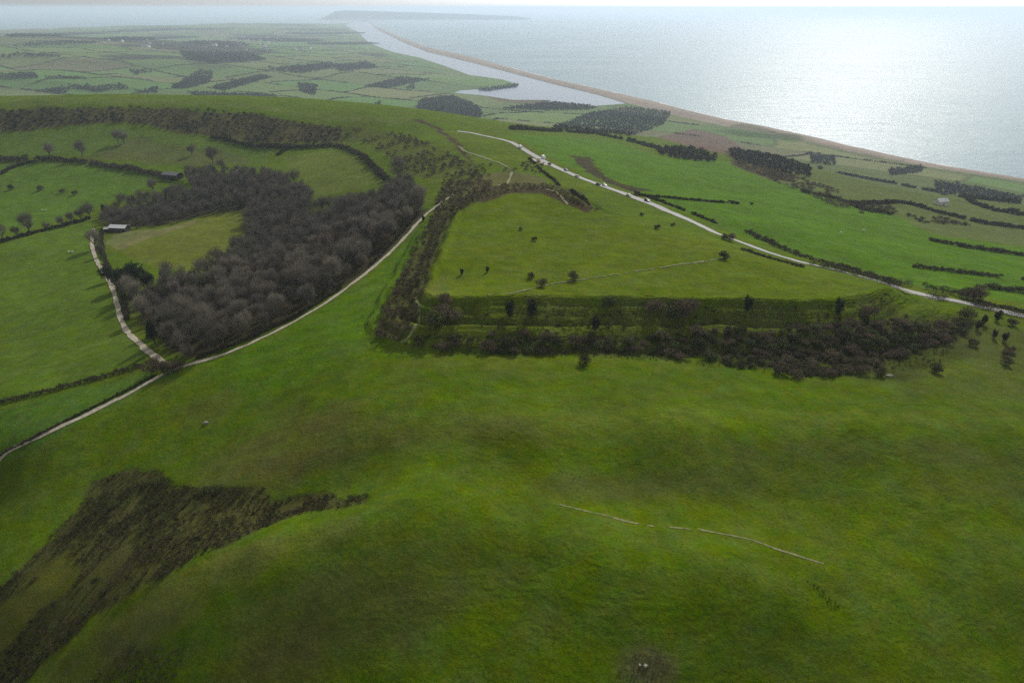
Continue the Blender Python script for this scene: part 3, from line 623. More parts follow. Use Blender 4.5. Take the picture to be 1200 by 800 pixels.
order = np.argsort(np.hypot(pts[:, 0], pts[:, 1])); pts = pts[order]
print('WOOD TREES', len(pts))
NT = 270
for i, (x, y) in enumerate(pts[:NT]):
    place(bare[random.choice((0,1,2,3,0,1,2,3,4,4,5,5,6))], x, y, random.uniform(.6, 1.12), 'bare grey brown winter tree in the dense valley wood', 'tree', 'trees of the valley wood')
def merged(name, pts_, protoV, protoF, mat, label, cat, smin=.8, smax=1.2, rng=RNG, kind='stuff', ztop=1.0):
    Vs, Fs = [], []; off = 0
    Hh = H(pts_[:, 0], pts_[:, 1])
    for (x, y), z in zip(pts_, Hh):
        k = rng.integers(0, len(protoV)); s = rng.uniform(smin, smax); a = rng.uniform(0, 6.28); c, s_ = math.cos(a), math.sin(a)
        v = protoV[k]*s; v = np.stack([v[:, 0]*c-v[:, 1]*s_, v[:, 0]*s_+v[:, 1]*c, v[:, 2]*ztop*rng.uniform(.85, 1.15)], -1)+(x, y, z)
        Vs.append(v); Fs.append(protoF[k]+off); off += len(v)
    o = mesh_np(name, np.concatenate(Vs), np.concatenate(Fs), mat); return tag(o, label, cat, kind=kind)
def mdata(o):
    me = o.data; V = np.empty(len(me.vertices)*3, np.float32); me.vertices.foreach_get('co', V); F_ = np.array([p.vertices[:] for p in me.polygons]); return V.reshape(-1, 3), F_
cr_ = [mdata([c for c in p.children if c.name.startswith('crown')][0]) for p in bare]
if len(pts) > NT:
    merged('bare_woodland', pts[NT:], [c[0][:4800] for c in cr_], [c[1][:1600] for c in cr_], 'twigs', 'bare winter woodland at the far side of the valley wood', 'woodland', .7, 1.1)
def clump(seed, n_, r, h, leaf, thin=.5):
    rng = np.random.default_rng(seed); P, u = crown_pts(rng, n_, r, -h*.15, h, 6, .4)
    d = u+rng.normal(size=u.shape)*.5+np.array([0, 0, .4]); d /= np.linalg.norm(d, axis=1)[:, None]
    return leaf_tris(P, d, rng.uniform(.7, 1.4, n_)*leaf, rng.uniform(.5, 1, n_)*leaf*thin, rng)
def clumps(n_, r, h, leaf, k=6, thin=.5, s0=100):
    L = [clump(s0+i, n_, r*(1+.25*math.sin(i*2.1)), h*(1+.2*math.cos(i*1.7)), leaf, thin) for i in range(k)]; return [c[0] for c in L], [c[1] for c in L]
# single trees (px, py of the foot, proto kind, height factor, label)
ever = leafy_proto('evergreen_tree', 21, 12, 3.6, 1500, 'evergreen', .06, .8, 10, cone=.75)
ever2 = leafy_proto('evergreen_tree', 22, 10.5, 4.6, 1700, 'evergreen', .06, .8, 12, cone=.3)
singles = [
 (146,168,0,.95,'bare round tree in the sloping field below the scarp, wider of the pair'),(139,168,3,.75,'smaller bare tree touching the round one below the scarp'),
 (97,184,1,1.0,'dark ivy clad tree at the hedge in front of the upper left field'),(60,184,2,.85,'thin pale tree on the hedge at the far left field'),
 (225,182,0,.8,'lone small round tree at the right end of the upper left field'),(250,192,2,.95,'tall narrow bare tree above the valley wood'),
 (35,274,1,1.15,'large round bare tree in the left hedge line'),(20,277,4,.7,'slim bare tree left of the large round hedge tree'),(4,282,3,.8,'bare tree in the hedge at the left frame edge'),(56,270,0,.6,'small bare tree right of the large hedge tree'),
 (72,266,2,.6,'small bare hedge tree between field and lane'),(85,263,3,.6,'bare hedge tree nearer the farm'),(95,258,0,.9,'spreading pale bare tree beside the farm lane'),(106,256,1,.9,'spreading bare tree at the top of the hedge line'),
 (112,292,3,.85,'bare tree standing over the bend of the farm track'),(120,300,2,.6,'small bare tree inside the farm track bend'),(182,300,0,.0,''),
 (180,225,2,.7,'bare tree at the field corner below the dark barn'),(120,345,4,.0,''),
 (468,215,1,1.15,'dark domed tree rising from the tip of the valley wood'),(192,438,4,.45,'low bare tree over the track junction'),(205,215,3,.0,'')]
for px, py, k, s, lab in singles:
    if s <= 0: continue
    p = hit(px, py)[0]; place(bare[k], p[0], p[1], s*(1.5 if py < 230 else 1.25), lab, 'tree')
for px, py, pr, s, lab in EV: p = hit(px, py)[0]; place(dict(ever=ever, ever2=ever2)[pr], p[0], p[1], s, lab, 'tree')
# bushes
bush = [leafy_proto('thorn_bush', 40+i, 3.2, 2.1+.25*i, 800, ('thorn', 'bush_green', 'twigs_red')[i], -.12, .42, 8, shell=.5) for i in range(3)]
tallb = leafy_proto('thorn_tree', 50, 5.6, 1.7, 900, 'evergreen', -.05, .5, 9, cone=.4)
marks = [ # px, py foot, proto, scale, label
 (541,322,tallb,.42,'slim dark thorn alone in the left of the fort'),(571,319,tallb,.40,'slim dark thorn right of the first in the fort'),(610,270,bush[0],.42,'small dark bush high in the fort'),(626,282,bush[0],.55,'small dark bush below the highest one in the fort'),
 (623,326,bush[1],.62,'dark low bush left end of the row on the fort path'),(635,335,bush[2],.75,'wide low thorn patch on the fort path'),(673,328,bush[1],.9,'grey bare bush on the fort path'),(849,303,bush[1],.85,'dark round bush alone in the right of the fort'),
 (598,372,tallb,1.0,'leaning dark thorn on the inner bank, left of two'),(623,372,tallb,1.1,'leaning dark thorn on the inner bank, right of two'),(521,356,bush[2],.95,'bare bush on the lip of the fort left corner'),(697,388,tallb,.85,'dark upright thorn on the ledge at the gap'),
 (712,358,bush[1],.95,'round dark bush at the start of the right bank'),(768,366,bush[2],1.2,'round dark bush on the right bank'),(802,370,bush[2],1.7,'largest purple brown bush on the right bank'),(790,372,bush[1],1.2,'brown bush beside the largest bush on the bank'),
 (875,366,tallb,.95,'upright dark thorn on the right bank, left of two'),(981,368,tallb,.95,'upright dark thorn on the right bank, right of two'),(686,427,bush[1],.9,'dark bush standing out below the lower bank'),
 (1131,373,bush[1],1.2,'dark bush below the road end'),(1018,372,bush[2],1.1,'grey bush under the corner mound'),(523,378,bush[2],1.6,'big dark bush in the left corner of the bank'),(508,382,bush[1],1.4,'dark bush at the left end of the inner bank'),
 (1152,380,tallb,.6,'upright dark bush right of the bracken, upper'),(1168,376,tallb,.6,'dark bush on the right slope near the road'),(1145,386,tallb,.55,'dark bush on the right slope, beside the bracken'),(1186,381,bush[0],.7,'dark bush at the far right below the road'),
 (1164,396,tallb,.5,'small dark bush in the middle of the right slope'),(1177,400,tallb,.55,'small dark bush further right on the slope'),(1180,418,bush[0],.8,'dark bush pair on the right slope, upper one'),(1178,427,bush[0],.75,'dark bush pair on the right slope, lower one'),
 (1170,370,bush[0],.6,'low dark bush under the hedge at the right'),(1183,412,bush[0],.6,'dark bush touching the pair on the right slope'),(1140,405,bush[0],.7,'dark bush at the foot of the bracken patch'),(1030,440,bush[0],.8,'dark bush left of the pale boulder'),(1095,436,bush[1],.8,'dark bush right of the pale boulder'),
 (14,222,bush[1],1.25,'first dark bush of the four on the field terrace at left'),(47,223,bush[1],1.25,'second dark bush of the four on the field terrace'),(73,226,bush[0],1.1,'third dark bush of the four on the field terrace'),(88,228,bush[0],1.1,'fourth dark bush of the four on the field terrace'),
 (496,259,tallb,.5,'slim dark thorn at the edge of the track'),(209,434,bush[2],1.0,'round dark bush at the track junction'),(199,436,bush[1],1.0,'dark bush left of the round one at the junction'),(180,436,bush[2],1.3,'dark bush in the hedge end at the junction'),
 (855,282,bush[2],.9,'grey thorn at the roadside by the curve'),(848,280,bush[1],.7,'dark thorn at the roadside by the curve'),(788,265,bush[0],.5,'tiny dark bush between fort and road'),(770,268,bush[0],.6,'small low bush between fort and road'),(752,253,bush[0],.5,'small low thorn below the road'),
 (1140,352,bush[2],1.5,'large dark bush behind the road at right'),(1132,350,bush[1],1.2,'dark bush left of the large one behind the road'),(491,128,bush[0],.0,''),(482,222,bush[1],.9,'dark low bush on the green shoulder by the wood')]
for px, py, pr, s, lab in marks:
    if s <= 0: continue
    p = hit(px, py)[0]; place(pr, p[0], p[1], s*1.35, lab, 'bush', sink=.1)
# rows of bushes on the lower bank: individuals
band = hp([(470,402),(500,394),(560,392),(640,394),(740,394),(800,390),(860,388),(950,384),(1010,378),(1060,378),(1120,372),(1140,384),(1110,402),(1060,420),(1010,438),(930,442),(860,430),(760,416),(690,412),(600,416),(520,412)])
bp_ = scatter(band, 2.5, keep=lambda X, Y: (fbm(X, Y, 8, 2, 301) > -.28))
print('BANK BUSHES', len(bp_))
bp_ = bp_[np.argsort(np.hypot(bp_[:, 0], bp_[:, 1]))]
SB = [random.uniform(.6, 1.35) for _ in range(240)]
for i, (x, y) in enumerate(bp_[:240]): place(bush[i % 3], x, y, SB[i], 'dark brown green thorn bush in the scrub on the outer bank', 'bush', 'thorn bushes of the outer bank', sink=.15, sz=SB[i]*random.uniform(.55, .85))
if len(bp_) > 240: merged('bank_scrub', bp_[240:], *clumps(160, 2, 2.4, .5), 'thorn', 'dark scrub filling the outer bank', 'scrub')
ub2 = hp([(506,358),(640,358),(760,356),(900,358),(985,360),(1040,345),(1070,375),(1000,384),(880,386),(700,390),(500,388)])
lb = hp([(474,403),(520,393),(600,392),(690,394),(760,394),(860,390),(960,388),(1050,388),(1110,392),(1060,418),(1000,432),(930,438),(860,426),(760,414),(690,412),(600,414),(500,410)])
merged('bank_scrub', scatter(lb, 2.3, keep=lambda X, Y: fbm(X, Y, 9, 2, 501) > -.22), *clumps(150, 1.7, 1.7, .42, 7, s0=330), 'gorse', 'low tangled scrub filling the lower ditch between the thorn bushes', 'scrub', .55, 1.25)
merged('bank_bramble', scatter(lb, 3.0, keep=lambda X, Y: fbm(X, Y, 7, 2, 511) > .05), *clumps(150, 1.6, 1.5, .42, 7, s0=340), 'twigs_red', 'brown bramble mounds in the scrub of the lower ditch', 'bramble', .55, 1.2)
merged('slope_scrub', scatter(ub2, 2.8, keep=lambda X, Y: fbm(X, Y*1.8, 8, 2, 521) > .16), *clumps(90, 1.1, .9, .36, 7, s0=350), 'gorse', 'dark low scrub scattered on the inner bank', 'scrub', .5, 1.2)
# fine undergrowth on the banks
ub = hp([(500,360),(640,360),(760,356),(900,358),(985,360),(1040,342),(1060,372),(1130,380),(1100,430),(1000,440),(900,440),(800,424),(690,418),(600,418),(480,408),(486,382)])
up_ = scatter(ub, 1.5, keep=lambda X, Y: fbm(X, Y*2.2, 8, 3, 77) > -.02)
merged('bramble', up_, *clumps(40, .8, .9, .32), 'gorse', 'low bramble and coarse growth on the bank slopes', 'undergrowth')
# ditch, slope and scarp scrub
merged('ditch_scrub', scatter(Ditch, 3.8, keep=lambda X, Y: fbm(X, Y, 9, 2, 15) > -.3), *clumps(150, 1.7, 1.9, .5, s0=144), 'twigs_red', 'brown thorn and bramble in the long ditch left of the fort', 'scrub')
merged('ditch_scrub', scatter(Ditch, 3.4, keep=lambda X, Y: fbm(X, Y, 9, 2, 16) > -.02), *clumps(170, 2.0, 2.7, .55, s0=140), 'thorn', 'dense thorn scrub filling the long ditch left of the fort', 'scrub')
merged('reddish_scrub', scatter(hp([(440,396),(458,355),(475,325),(486,335),(490,360),(480,392),(465,404)]), 2.6, keep=lambda X, Y: fbm(X, Y, 9, 2, 5) > -.3), *clumps(120, 1.6, 1.9, .45, s0=150), 'twigs_red', 'reddish bramble at the foot of the ditch', 'scrub')
merged('hillside_scrub', scatter(Slope, 5.0, keep=lambda X, Y: fbm(X, Y, 18, 2, 6) > .06), *clumps(150, 2.6, 3.4, .8, s0=160), 'thorn', 'scattered dark scrub on the hillside below the ridge', 'scrub')
merged('scarp_scrub', scatter(Scarp, 5.4, keep=lambda X, Y: fbm(X, Y, 20, 3, 7) > -.2+.3*sstep(-330, -180, X)), *clumps(150, 2.8, 3.0, .9, s0=170), 'twigs_red', 'brown bracken and thorn scrub on the long scarp', 'scrub')
merged('scarp_gorse', scatter(Scarp, 8.0, keep=lambda X, Y: fbm(X, Y, 24, 2, 8) > .08), *clumps(130, 3.0, 4.4, 1.1, s0=175), 'evergreen', 'dark gorse among the scrub of the long scarp', 'scrub')
merged('bank_bracken', scatter(hp([(560,234),(600,224),(640,222),(664,234),(700,248),(690,243),(665,226),(640,215),(600,216),(565,226)]), 2.6), *clumps(90, 1.4, 1.3, .5, s0=180), 'twigs_red', 'dark bracken along the far bank of the fort', 'bracken')
merged('outer_scrub', scatter(hp([(548,205),(566,192),(600,188),(628,188),(640,196),(632,205),(612,200),(585,204),(560,212)]), 4.2, keep=lambda X, Y: fbm(X, Y, 12, 2, 18) > -.1), *clumps(120, 2.0, 2.2, .6, s0=185), 'thorn', 'dark scrub on the outermost bank of the fort', 'scrub')
# gorse of the near gully
def og(X, Y): return sdist(X, Y, Open) < -1.5*fbm(X, Y, 5, 2, 3)
merged('gorse', scatter(Gully, 1.2, keep=lambda X, Y: (fbm(X, Y, 7, 3, 9) > -.1) & og(X, Y)), *clumps(110, .8, .9, .25, 8, .6, s0=190), 'gorse', 'low dark gorse and heather filling the near gully', 'gorse', .5, 1.35)
merged('heather', scatter(Gully, 1.2, keep=lambda X, Y: (fbm(X, Y, 9, 3, 29) > -.05) & og(X, Y)), *clumps(80, .75, .8, .22, 8, .6, s0=197), 'twigs_red', 'brown heather and dead bracken between the gorse of the near gully', 'heather', .5, 1.3)
merged('bramble', scatter(Gully, 4.2, keep=lambda X, Y: (fbm(X, Y, 12, 2, 19) > .15) & og(X, Y)), *clumps(420, 1.7, 2.0, .3, 5, .6, s0=200), 'bush_green', 'rounded bramble and thorn mounds in the near gully', 'bramble', .6, 1.2)
b2 = hp([(110,790),(150,758),(215,762),(210,790),(160,830),(90,830)])
merged('gorse', scatter(b2, .8), *clumps(60, .7, 1.0, .2, 6, .6, s0=210), 'gorse', 'dark gorse thicket at the bottom left corner', 'gorse', .7, 1.4)
merged('tussocks', scatter(hp([(735,768),(775,766),(790,785),(760,800),(720,795)]), .55), *clumps(24, .25, .35, .16, 5, .4, s0=220), 'gorse', 'dry tussocks round the stones at the bottom', 'tussocks', .6, 1.3)
tp = scatter(hp([(945,680),(965,690),(985,712),(975,712),(955,692)]), .6)
merged('tussocks', tp, *clumps(30, .3, .3, .18, 5, .5, s0=225), 'evergreen', 'short row of dark tussocks on the slope', 'tussocks', .6, 1.2)

gz_ = np.array([(170*math.sin(math.radians(t)), 170*math.cos(math.radians(t))) for t in range(-50, 51, 5)]+[(78*math.sin(math.radians(t)), 78*math.cos(math.radians(t))) for t in range(50, -51, -5)])
merged('grass_tussocks', scatter(gz_, .95, keep=lambda X, Y: fbm(X, Y, 18, 4, 401)+.5*noise(X, Y, 3, 402) > .05), *clumps(12, .34, .1, .16, 8, .35, s0=600), 'grass_blades', 'coarse grass tussocks over the near slope', 'grass', .5, 1.5)
# hedges
def hedge(px, w_, h_, label, mat='hedge', gap=.0, step=None, leaf=None, world=None):
    P = smooth(world if world is not None else hp(px, 30, False), 1); R_ = np.hypot(*P.mean(0)); st = step or w_*.42
    D = dens(P, st); T = np.gradient(D, axis=0); T /= np.linalg.norm(T, axis=1)[:, None]+1e-9; N = np.stack([T[:, 1], -T[:, 0]], -1)
    D = D+N*RNG.normal(size=len(D))[:, None]*w_*.16
    if gap: D = D[noise(D[:, 0], D[:, 1], 14, 12) > -1+gap*2]
    lf = leaf or max(.3, R_*.0013)
    V, Fc = clumps(int(60+40*min(w_, 4)), w_*.6, h_, lf, 5, .6, s0=240)
    o = merged('hedge', D, V, Fc, mat, label, 'hedge', .75, 1.2, kind=None)
    return o
hedges = [([(-30,480),(0,472),(50,461),(110,445),(165,430)],2.2,1.9,'trimmed dark hedge between the two left fields'),
 ([(-30,292),(0,285),(50,271),(105,257)],3,2.8,'overgrown hedge under the row of bare trees at left'),
 ([(-30,189),(0,189),(60,187),(130,196),(190,207),(205,212)],7,4.5,'broad scrubby hedge below the upper left field'),
 ([(0,205),(15,196),(40,190)],4,3,'short hedge joining the broad hedge at the far left'),
 ([(300,172),(340,174),(400,171),(425,184),(453,212)],5,3.4,'dark hedge round the small field beside the wood'),
 ([(250,162),(290,171),(340,172)],4,3,'dark hedge at the foot of the scarp'),
 ([(325,182),(340,173)],3.5,2.5,'short hedge from the scarp down to the valley wood'),
 ([(0,535),(40,513),(100,482),(150,457),(180,441)],1.2,.8,'low dark bank hedge along the stone track'),
 ([(875,272),(915,292),(945,303),(1000,318),(1040,330)],3.2,2.2,'dark roadside hedge on the sea side of the road'),
 ([(870,293),(905,304),(940,313)],2.0,1.1,'dark roadside hedge on the fort side of the road'),
   ([(1042,331),(1080,338),(1110,344),(1145,352)],3.6,3.0,'thick dark hedge behind the two visible road stretches'),
 ([(1145,354),(1200,366)],1.6,1.2,'thin hedge running to the right edge beyond the road'),
 ([(745,226),(800,246),(840,262)],2.2,1.3,'patchy hedge on the sea side of the curving road'),
 ([(600,152),(650,154),(700,158),(740,166),(780,178),(812,184)],6,4.5,'tree hedge at the top of the bright field'),
 ([(1070,313),(1110,318),(1150,323),(1200,328)],3,2,'broken hedge across the lower right field'),
 ([(1090,282),(1130,290),(1200,300)],4,2.4,'scrubby hedge in the right pasture'),
 ([(960,198),(1000,207),(1050,216),(1110,228),(1160,246),(1200,252)],6,4,'long hedge winding above the coast'),
 ([(940,225),(985,235),(1010,246),(1045,252)],5,3,'hedge with gaps on the right rough pasture'),
 ([(1000,240),(1060,238),(1100,250),(1150,262),(1200,268)],5,3,'scrub hedge beyond the rough pasture'),
 ([(1150,338),(1190,342),(1210,345)],4,2.6,'dark scrub hedge at the right edge beyond the road'),
 ([(745,229),(800,234),(850,238),(880,240)],3,1.6,'low dark hedge across the bright field'),
 ([(120,270),(118,290),(128,318),(145,345),(150,375)],2.6,2.6,'hedge along the inner side of the farm track'),
 ([(620,186),(640,205),(670,228),(690,240)],2.0,1.2,'low thorn line down the end of the far bank'),
 ([(230,420),(290,398),(345,372),(400,338),(440,306),(490,252)],1.6,1.4,'low dark bank between wood and stone track')]
for h_ in hedges: hedge(*h_, gap=.12)
def nearer(D, o_):
    T = np.gradient(D, axis=0); T /= np.linalg.norm(T, axis=1)[:, None]; N = np.stack([T[:, 1], -T[:, 0]], -1); N *= np.sign((N*-D).sum(1))[:, None]; return D+N*o_
hedge(None, 5.6, 3.0, 'thick thorn hedge hiding the road behind the fort corner', world=nearer(sub_road((950,310), (1058,339))[::3], .8), gap=0)
hedge(None, 5.2, 2.8, 'short thorn hedge between the two visible road stretches', world=nearer(sub_road((1094,348), (1108,351))[::2], .8), gap=0)
hedge(None, 5.0, 2.4, 'thorn hedge hiding the road at the right edge', world=nearer(sub_road((1145,358), (1230,380))[::3], .7), gap=0)
# roadside clumps and far scrub patches
for i, (pl, r, h_, mat, lab) in enumerate([
   ([(905,200),(950,212),(985,226),(960,230),(930,222),(900,210)],3,2.4,'twigs_red','brown scrub patch above the rough pasture'),
   ([(945,228),(985,232),(1005,245),(980,243)],3,2.2,'thorn','dark scrub patch in the rough pasture'),
   ([(1000,240),(1040,238),(1050,250),(1010,250)],3,2.2,'thorn','scrub patch right of the rough pasture hedge'),
   ([(1060,252),(1120,258),(1140,265),(1080,262)],3,2.2,'thorn','thin scrub patch toward the right edge'),
   ([(860,182),(905,192),(930,208),(895,206),(865,194)],3,3,'thorn','dark scrub beside the ploughed field')]):
    merged('scrub_patch', scatter(hp(pl), 4.4, keep=lambda X, Y: fbm(X, Y, 14, 2, 55) > -.15), *clumps(90, r, h_, .9, 5, s0=260+i*7), mat, lab, 'scrub')

# far woods
fw = [([(202,103),(235,82),(250,85),(246,97),(215,105)],'dark oblong copse on the far hillside'),([(248,103),(305,88),(318,91),(262,107)],'narrow slanting wood on the far hillside'),
 ([(222,114),(320,113),(326,117),(235,120)],'long belt of trees behind the ridge'),([(335,130),(362,122),(392,128),(388,133)],'dark copse tucked behind the ridge'),([(158,108),(185,103),(183,110)],'small copse in the lowland at left'),
 ([(315,82),(390,75),(392,80),(350,87)],'flat wood across the middle lowland'),([(212,62),(290,63),(312,71),(250,75),(218,70)],'wide dark wood below the far town'),([(390,78),(430,74),(442,80),(400,84)],'thin wood toward the lagoon'),
 ([(428,102),(470,91),(502,94),(455,104)],'wood on the low ground by the lagoon'),([(482,137),(495,117),(530,113),(560,125),(566,137),(545,143),(500,143)],'domed wood hiding the foot of the ridge'),
 ([(648,150),(690,133),(735,126),(788,131),(776,147),(740,160),(690,155)],'large wood beside the end of the lagoon'),([(770,175),(800,174),(840,184),(838,190),(800,188),(775,182)],'dark plantation left of the ploughed field end'),
 ([(856,177),(900,184),(950,198),(948,208),(905,200),(858,186)],'dark plantation right of the ploughed field'),([(1095,213),(1150,222),(1196,232),(1194,240),(1140,233),(1098,225)],'dark rectangular plantation near the coast'),
 ([(950,182),(978,184),(978,194),(952,192)],'small square wood near the coast'),([(1040,200),(1078,196),(1080,202),(1045,206)],'little wood in a field above the beach'),([(40,108),(75,103),(120,108),(100,112)],'tree belt at the far left lowland'),
 ([(560,105),(608,99),(605,102),(570,107)],'tree line along the lagoon headland'),([(350,98),(372,100),(368,112),(352,108)],'brown copse in the middle lowland'),([(90,104),(140,100),(150,104),(110,108)],'copse left of the far hillside'),
 ([(0,88),(40,86),(45,92),(0,94)],'faint wood at the left edge'),([(180,84),(150,82),(160,88)],'faint small wood at left'),([(430,124),(445,121),(450,127),(435,130)],'little copse above the ridge line'),([(476,104),(484,99),(486,105)],'tiny dark copse near the lagoon'),
 ([(590,128),(650,120),(700,126),(690,129),(640,130)],'reedy tree fringe at the head of the lagoon'),([(750,145),(770,122),(780,130)],'')]
for k, (x_, y_, a_, b_) in enumerate([(30,66,34,2.2),(60,52,44,1.6),(170,46,50,1.4),(400,52,36,1.4),(330,48,50,1.5),(260,52,36,1.6),(80,92,22,1.4),(180,36,60,1.0),(60,42,60,1.0),(380,40,40,1.0)]):
    pl = [(x_+a_*math.cos(t)*(1+.35*math.sin(3*t+k)), y_+b_*math.sin(t)*(1+.4*math.cos(2*t+k*2))-.04*a_*math.cos(t)*math.sin(k)) for t in np.linspace(0, 2*math.pi, 15)[:-1]]
    fw.append((pl, 'WOODLAND'))
cl_far = clumps(40, 5.2, 8.5, 3.0, 6, .8, s0=400)
for pl, lab in fw:
    if not lab: continue
    dd = dens(pl, 8, True); P = hit(dd[:, 0], dd[:, 1]); bad = np.hypot(P[:, 0], P[:, 1]) < 1100
    if bad.any() and dd[:, 1].max() < 160: P[bad] = unproj(dd[bad, 0], dd[bad, 1], 45.0)
    R_ = np.hypot(*P.mean(0)); sp = 6.0 if R_ < 1900 else 8.5 if R_ < 3500 else 14
    s_ = scatter(P, sp)
    if len(s_) < 3: print('small wood', lab, len(s_)); continue
    if len(s_) > 2500: s_ = s_[:2500]
    q = sp/8.5
    if lab == 'WOODLAND':
        merged('woodland', s_, cl_far[0], cl_far[1], 'far_wood', 'hazy dark woodland strip in the far lowland', 'woodland', .8*q, 1.2*q); continue
    merged('wood', s_, cl_far[0], cl_far[1], 'far_wood' if 'hillock' not in lab else 'gorse', lab, 'wood', .8*q, 1.2*q)
# far field hedges, each along a field edge of the patchwork
hcount = 0
clh = clumps(14, 5, 5, 4, 4, .8, s0=500)
def unwarp(q1, j, q2):      # field lattice -> world
    u = (q1-.5*(j % 2)-hash2(np.array([j]), np.array([0]), 5)[0]*.8)*FS; v_ = q2*FS
    wx_ = u*ca+v_*sa; wy_ = -u*sa+v_*ca; x_, y_ = wx_.copy(), wy_.copy()
    for _ in range(12): x_ = wx_-90*fbm(x_, y_, 420, 2, 11); y_ = wy_-90*fbm(x_, y_, 420, 2, 12)
    return np.stack([x_, y_], -1)
cand = []
for j in range(-6, 22):
    for i in range(-22, 12):
        for e_ in (0, 1):
            tt = np.linspace(0, 1, 12)
            P = unwarp(i+tt, j, np.full(12, float(j))) if e_ == 0 else unwarp(np.full(12, float(i)), j, j+tt)
            R_ = np.hypot(P[:, 0], P[:, 1]); A_ = np.degrees(np.arctan2(P[:, 0], P[:, 1]))
            if R_.min() < 1350 or R_.max() > 6500 or np.abs(A_).max() > 38: continue
            if (H(P[:, 0], P[:, 1]) < 3).any() or inside(P[:, 0], P[:, 1], beach_poly).any() or inside(P[:, 0], P[:, 1], sea_poly).any(): continue
            cand.append((R_.mean(), P))
cand.sort(key=lambda c: c[0])
for rm, P in cand[:170]:
    D = dens(P, 6 if rm < 3500 else 9); D = D[noise(D[:, 0], D[:, 1], 60, 33) > -.45]
    if len(D) < 6: continue
    merged('hedge', D, clh[0], clh[1], 'far_wood', 'dark hedge between small fields in the hazy lowland', 'hedge', .4, .95, kind=None)['group'] = 'hedges of the far lowland'

# ------------------------------------------------------------------ buildings
def gable(name, px, py, L, W, Hh, rh, rz, wall, roof, label, cat='building', chim=False, openfront=False):
    p = hit(px, py)[0]; z = float(H(*p)); root = empty(name, (p[0], p[1], z), rz); tag(root, label, cat)
    def box(nm, c, s, m, par=root):
        bm = bmesh.new(); bmesh.ops.create_cube(bm, size=1); bmesh.ops.scale(bm, vec=s, verts=bm.verts); bmesh.ops.translate(bm, vec=c, verts=bm.verts)
        me = bpy.data.meshes.new(nm); bm.to_mesh(me); bm.free(); me.materials.append(MATS[m]); o = bpy.data.objects.new(nm, me); C.objects.link(o); o.parent = par; return o
    bm = bmesh.new(); l, w2 = L/2, W/2
    vs = [bm.verts.new(v) for v in [(-l,-w2,-1),(l,-w2,-1),(l,w2,-1),(-l,w2,-1),(-l,-w2,Hh),(l,-w2,Hh),(l,w2,Hh),(-l,w2,Hh),(-l,0,Hh+rh),(l,0,Hh+rh)]]
    for f in [(0,1,5,4),(2,3,7,6),(1,2,6,9,5),(3,0,4,8,7),(3,2,1,0),(4,5,9,8),(6,7,8,9)]: bm.faces.new([vs[i] for i in f])
    me = bpy.data.meshes.new('wall'); bm.to_mesh(me); bm.free(); me.materials.append(MATS[wall]); o = bpy.data.objects.new('wall', me); C.objects.link(o); o.parent = root
    bm = bmesh.new(); t = .18; ov = .5; sl_ = rh/w2
    for s in (-1, 1):
        a_ = [(-l-ov, s*(w2+ov), Hh-ov*sl_+.03), (l+ov, s*(w2+ov), Hh-ov*sl_+.03), (l+ov, 0, Hh+rh+.03), (-l-ov, 0, Hh+rh+.03)]
        lo = [bm.verts.new(v) for v in a_]; hi = [bm.verts.new((v[0], v[1], v[2]+t)) for v in a_]
        bm.faces.new(hi); bm.faces.new(lo[::-1])
        for k in range(4): bm.faces.new([lo[k], lo[(k+1) % 4], hi[(k+1) % 4], hi[k]])
    bmesh.ops.recalc_face_normals(bm, faces=bm.faces)
    me = bpy.data.meshes.new('roof'); bm.to_mesh(me); bm.free(); me.materials.append(MATS[roof]); ro = bpy.data.objects.new('roof', me); C.objects.link(ro); ro.parent = root
    if chim: box('chimney', (l-.8, 0, Hh+rh+.4), (.9, .7, 1.6), 'stone_wall', ro)
    if openfront:
        n_ = int(L//4)
        for k in range(n_): box('bay_opening', (-l+L*(k+.5)/n_, -w2-.02, Hh*.45), (L/n_*.72, .06, Hh*.8), 'timber_dark')
    else:
        for k in range(max(2, int(L//3))): box('window', (-l+L*(k+.5)/max(2, int(L//3)), -w2-.02, Hh*.62), (.9, .08, 1.0), 'glass')
        box('door', (0.3, -w2-.03, 1.0), (.95, .08, 2.0), 'timber_dark')
    return root
gable('barn',141,271,13,7,3.6,1.3,math.radians(-8),'timber_dark','roof_pale','long low barn with pale sheet roof and dark open front at the wood edge','barn',openfront=True)
gable('shed',128,271,5,4,2.4,.7,math.radians(10),'timber_dark','roof_pale','small pale roofed shed left of the long barn','shed',openfront=False)
gable('barn',203,209,17,9,4,1.8,math.radians(-20),'timber_dark','roof_slate','dark barn at the end of the broad hedge below the scarp','barn',openfront=True)
gable('cottage',276,209,7,5,4,2,math.radians(30),'render_wall','roof_slate','small white cottage showing between the bare trees','house',chim=True)
gable('cottage',1102,240,11,7,4,2.4,math.radians(15),'render_wall','roof_pale','lone white cottage on the coastal pasture','house',chim=True)
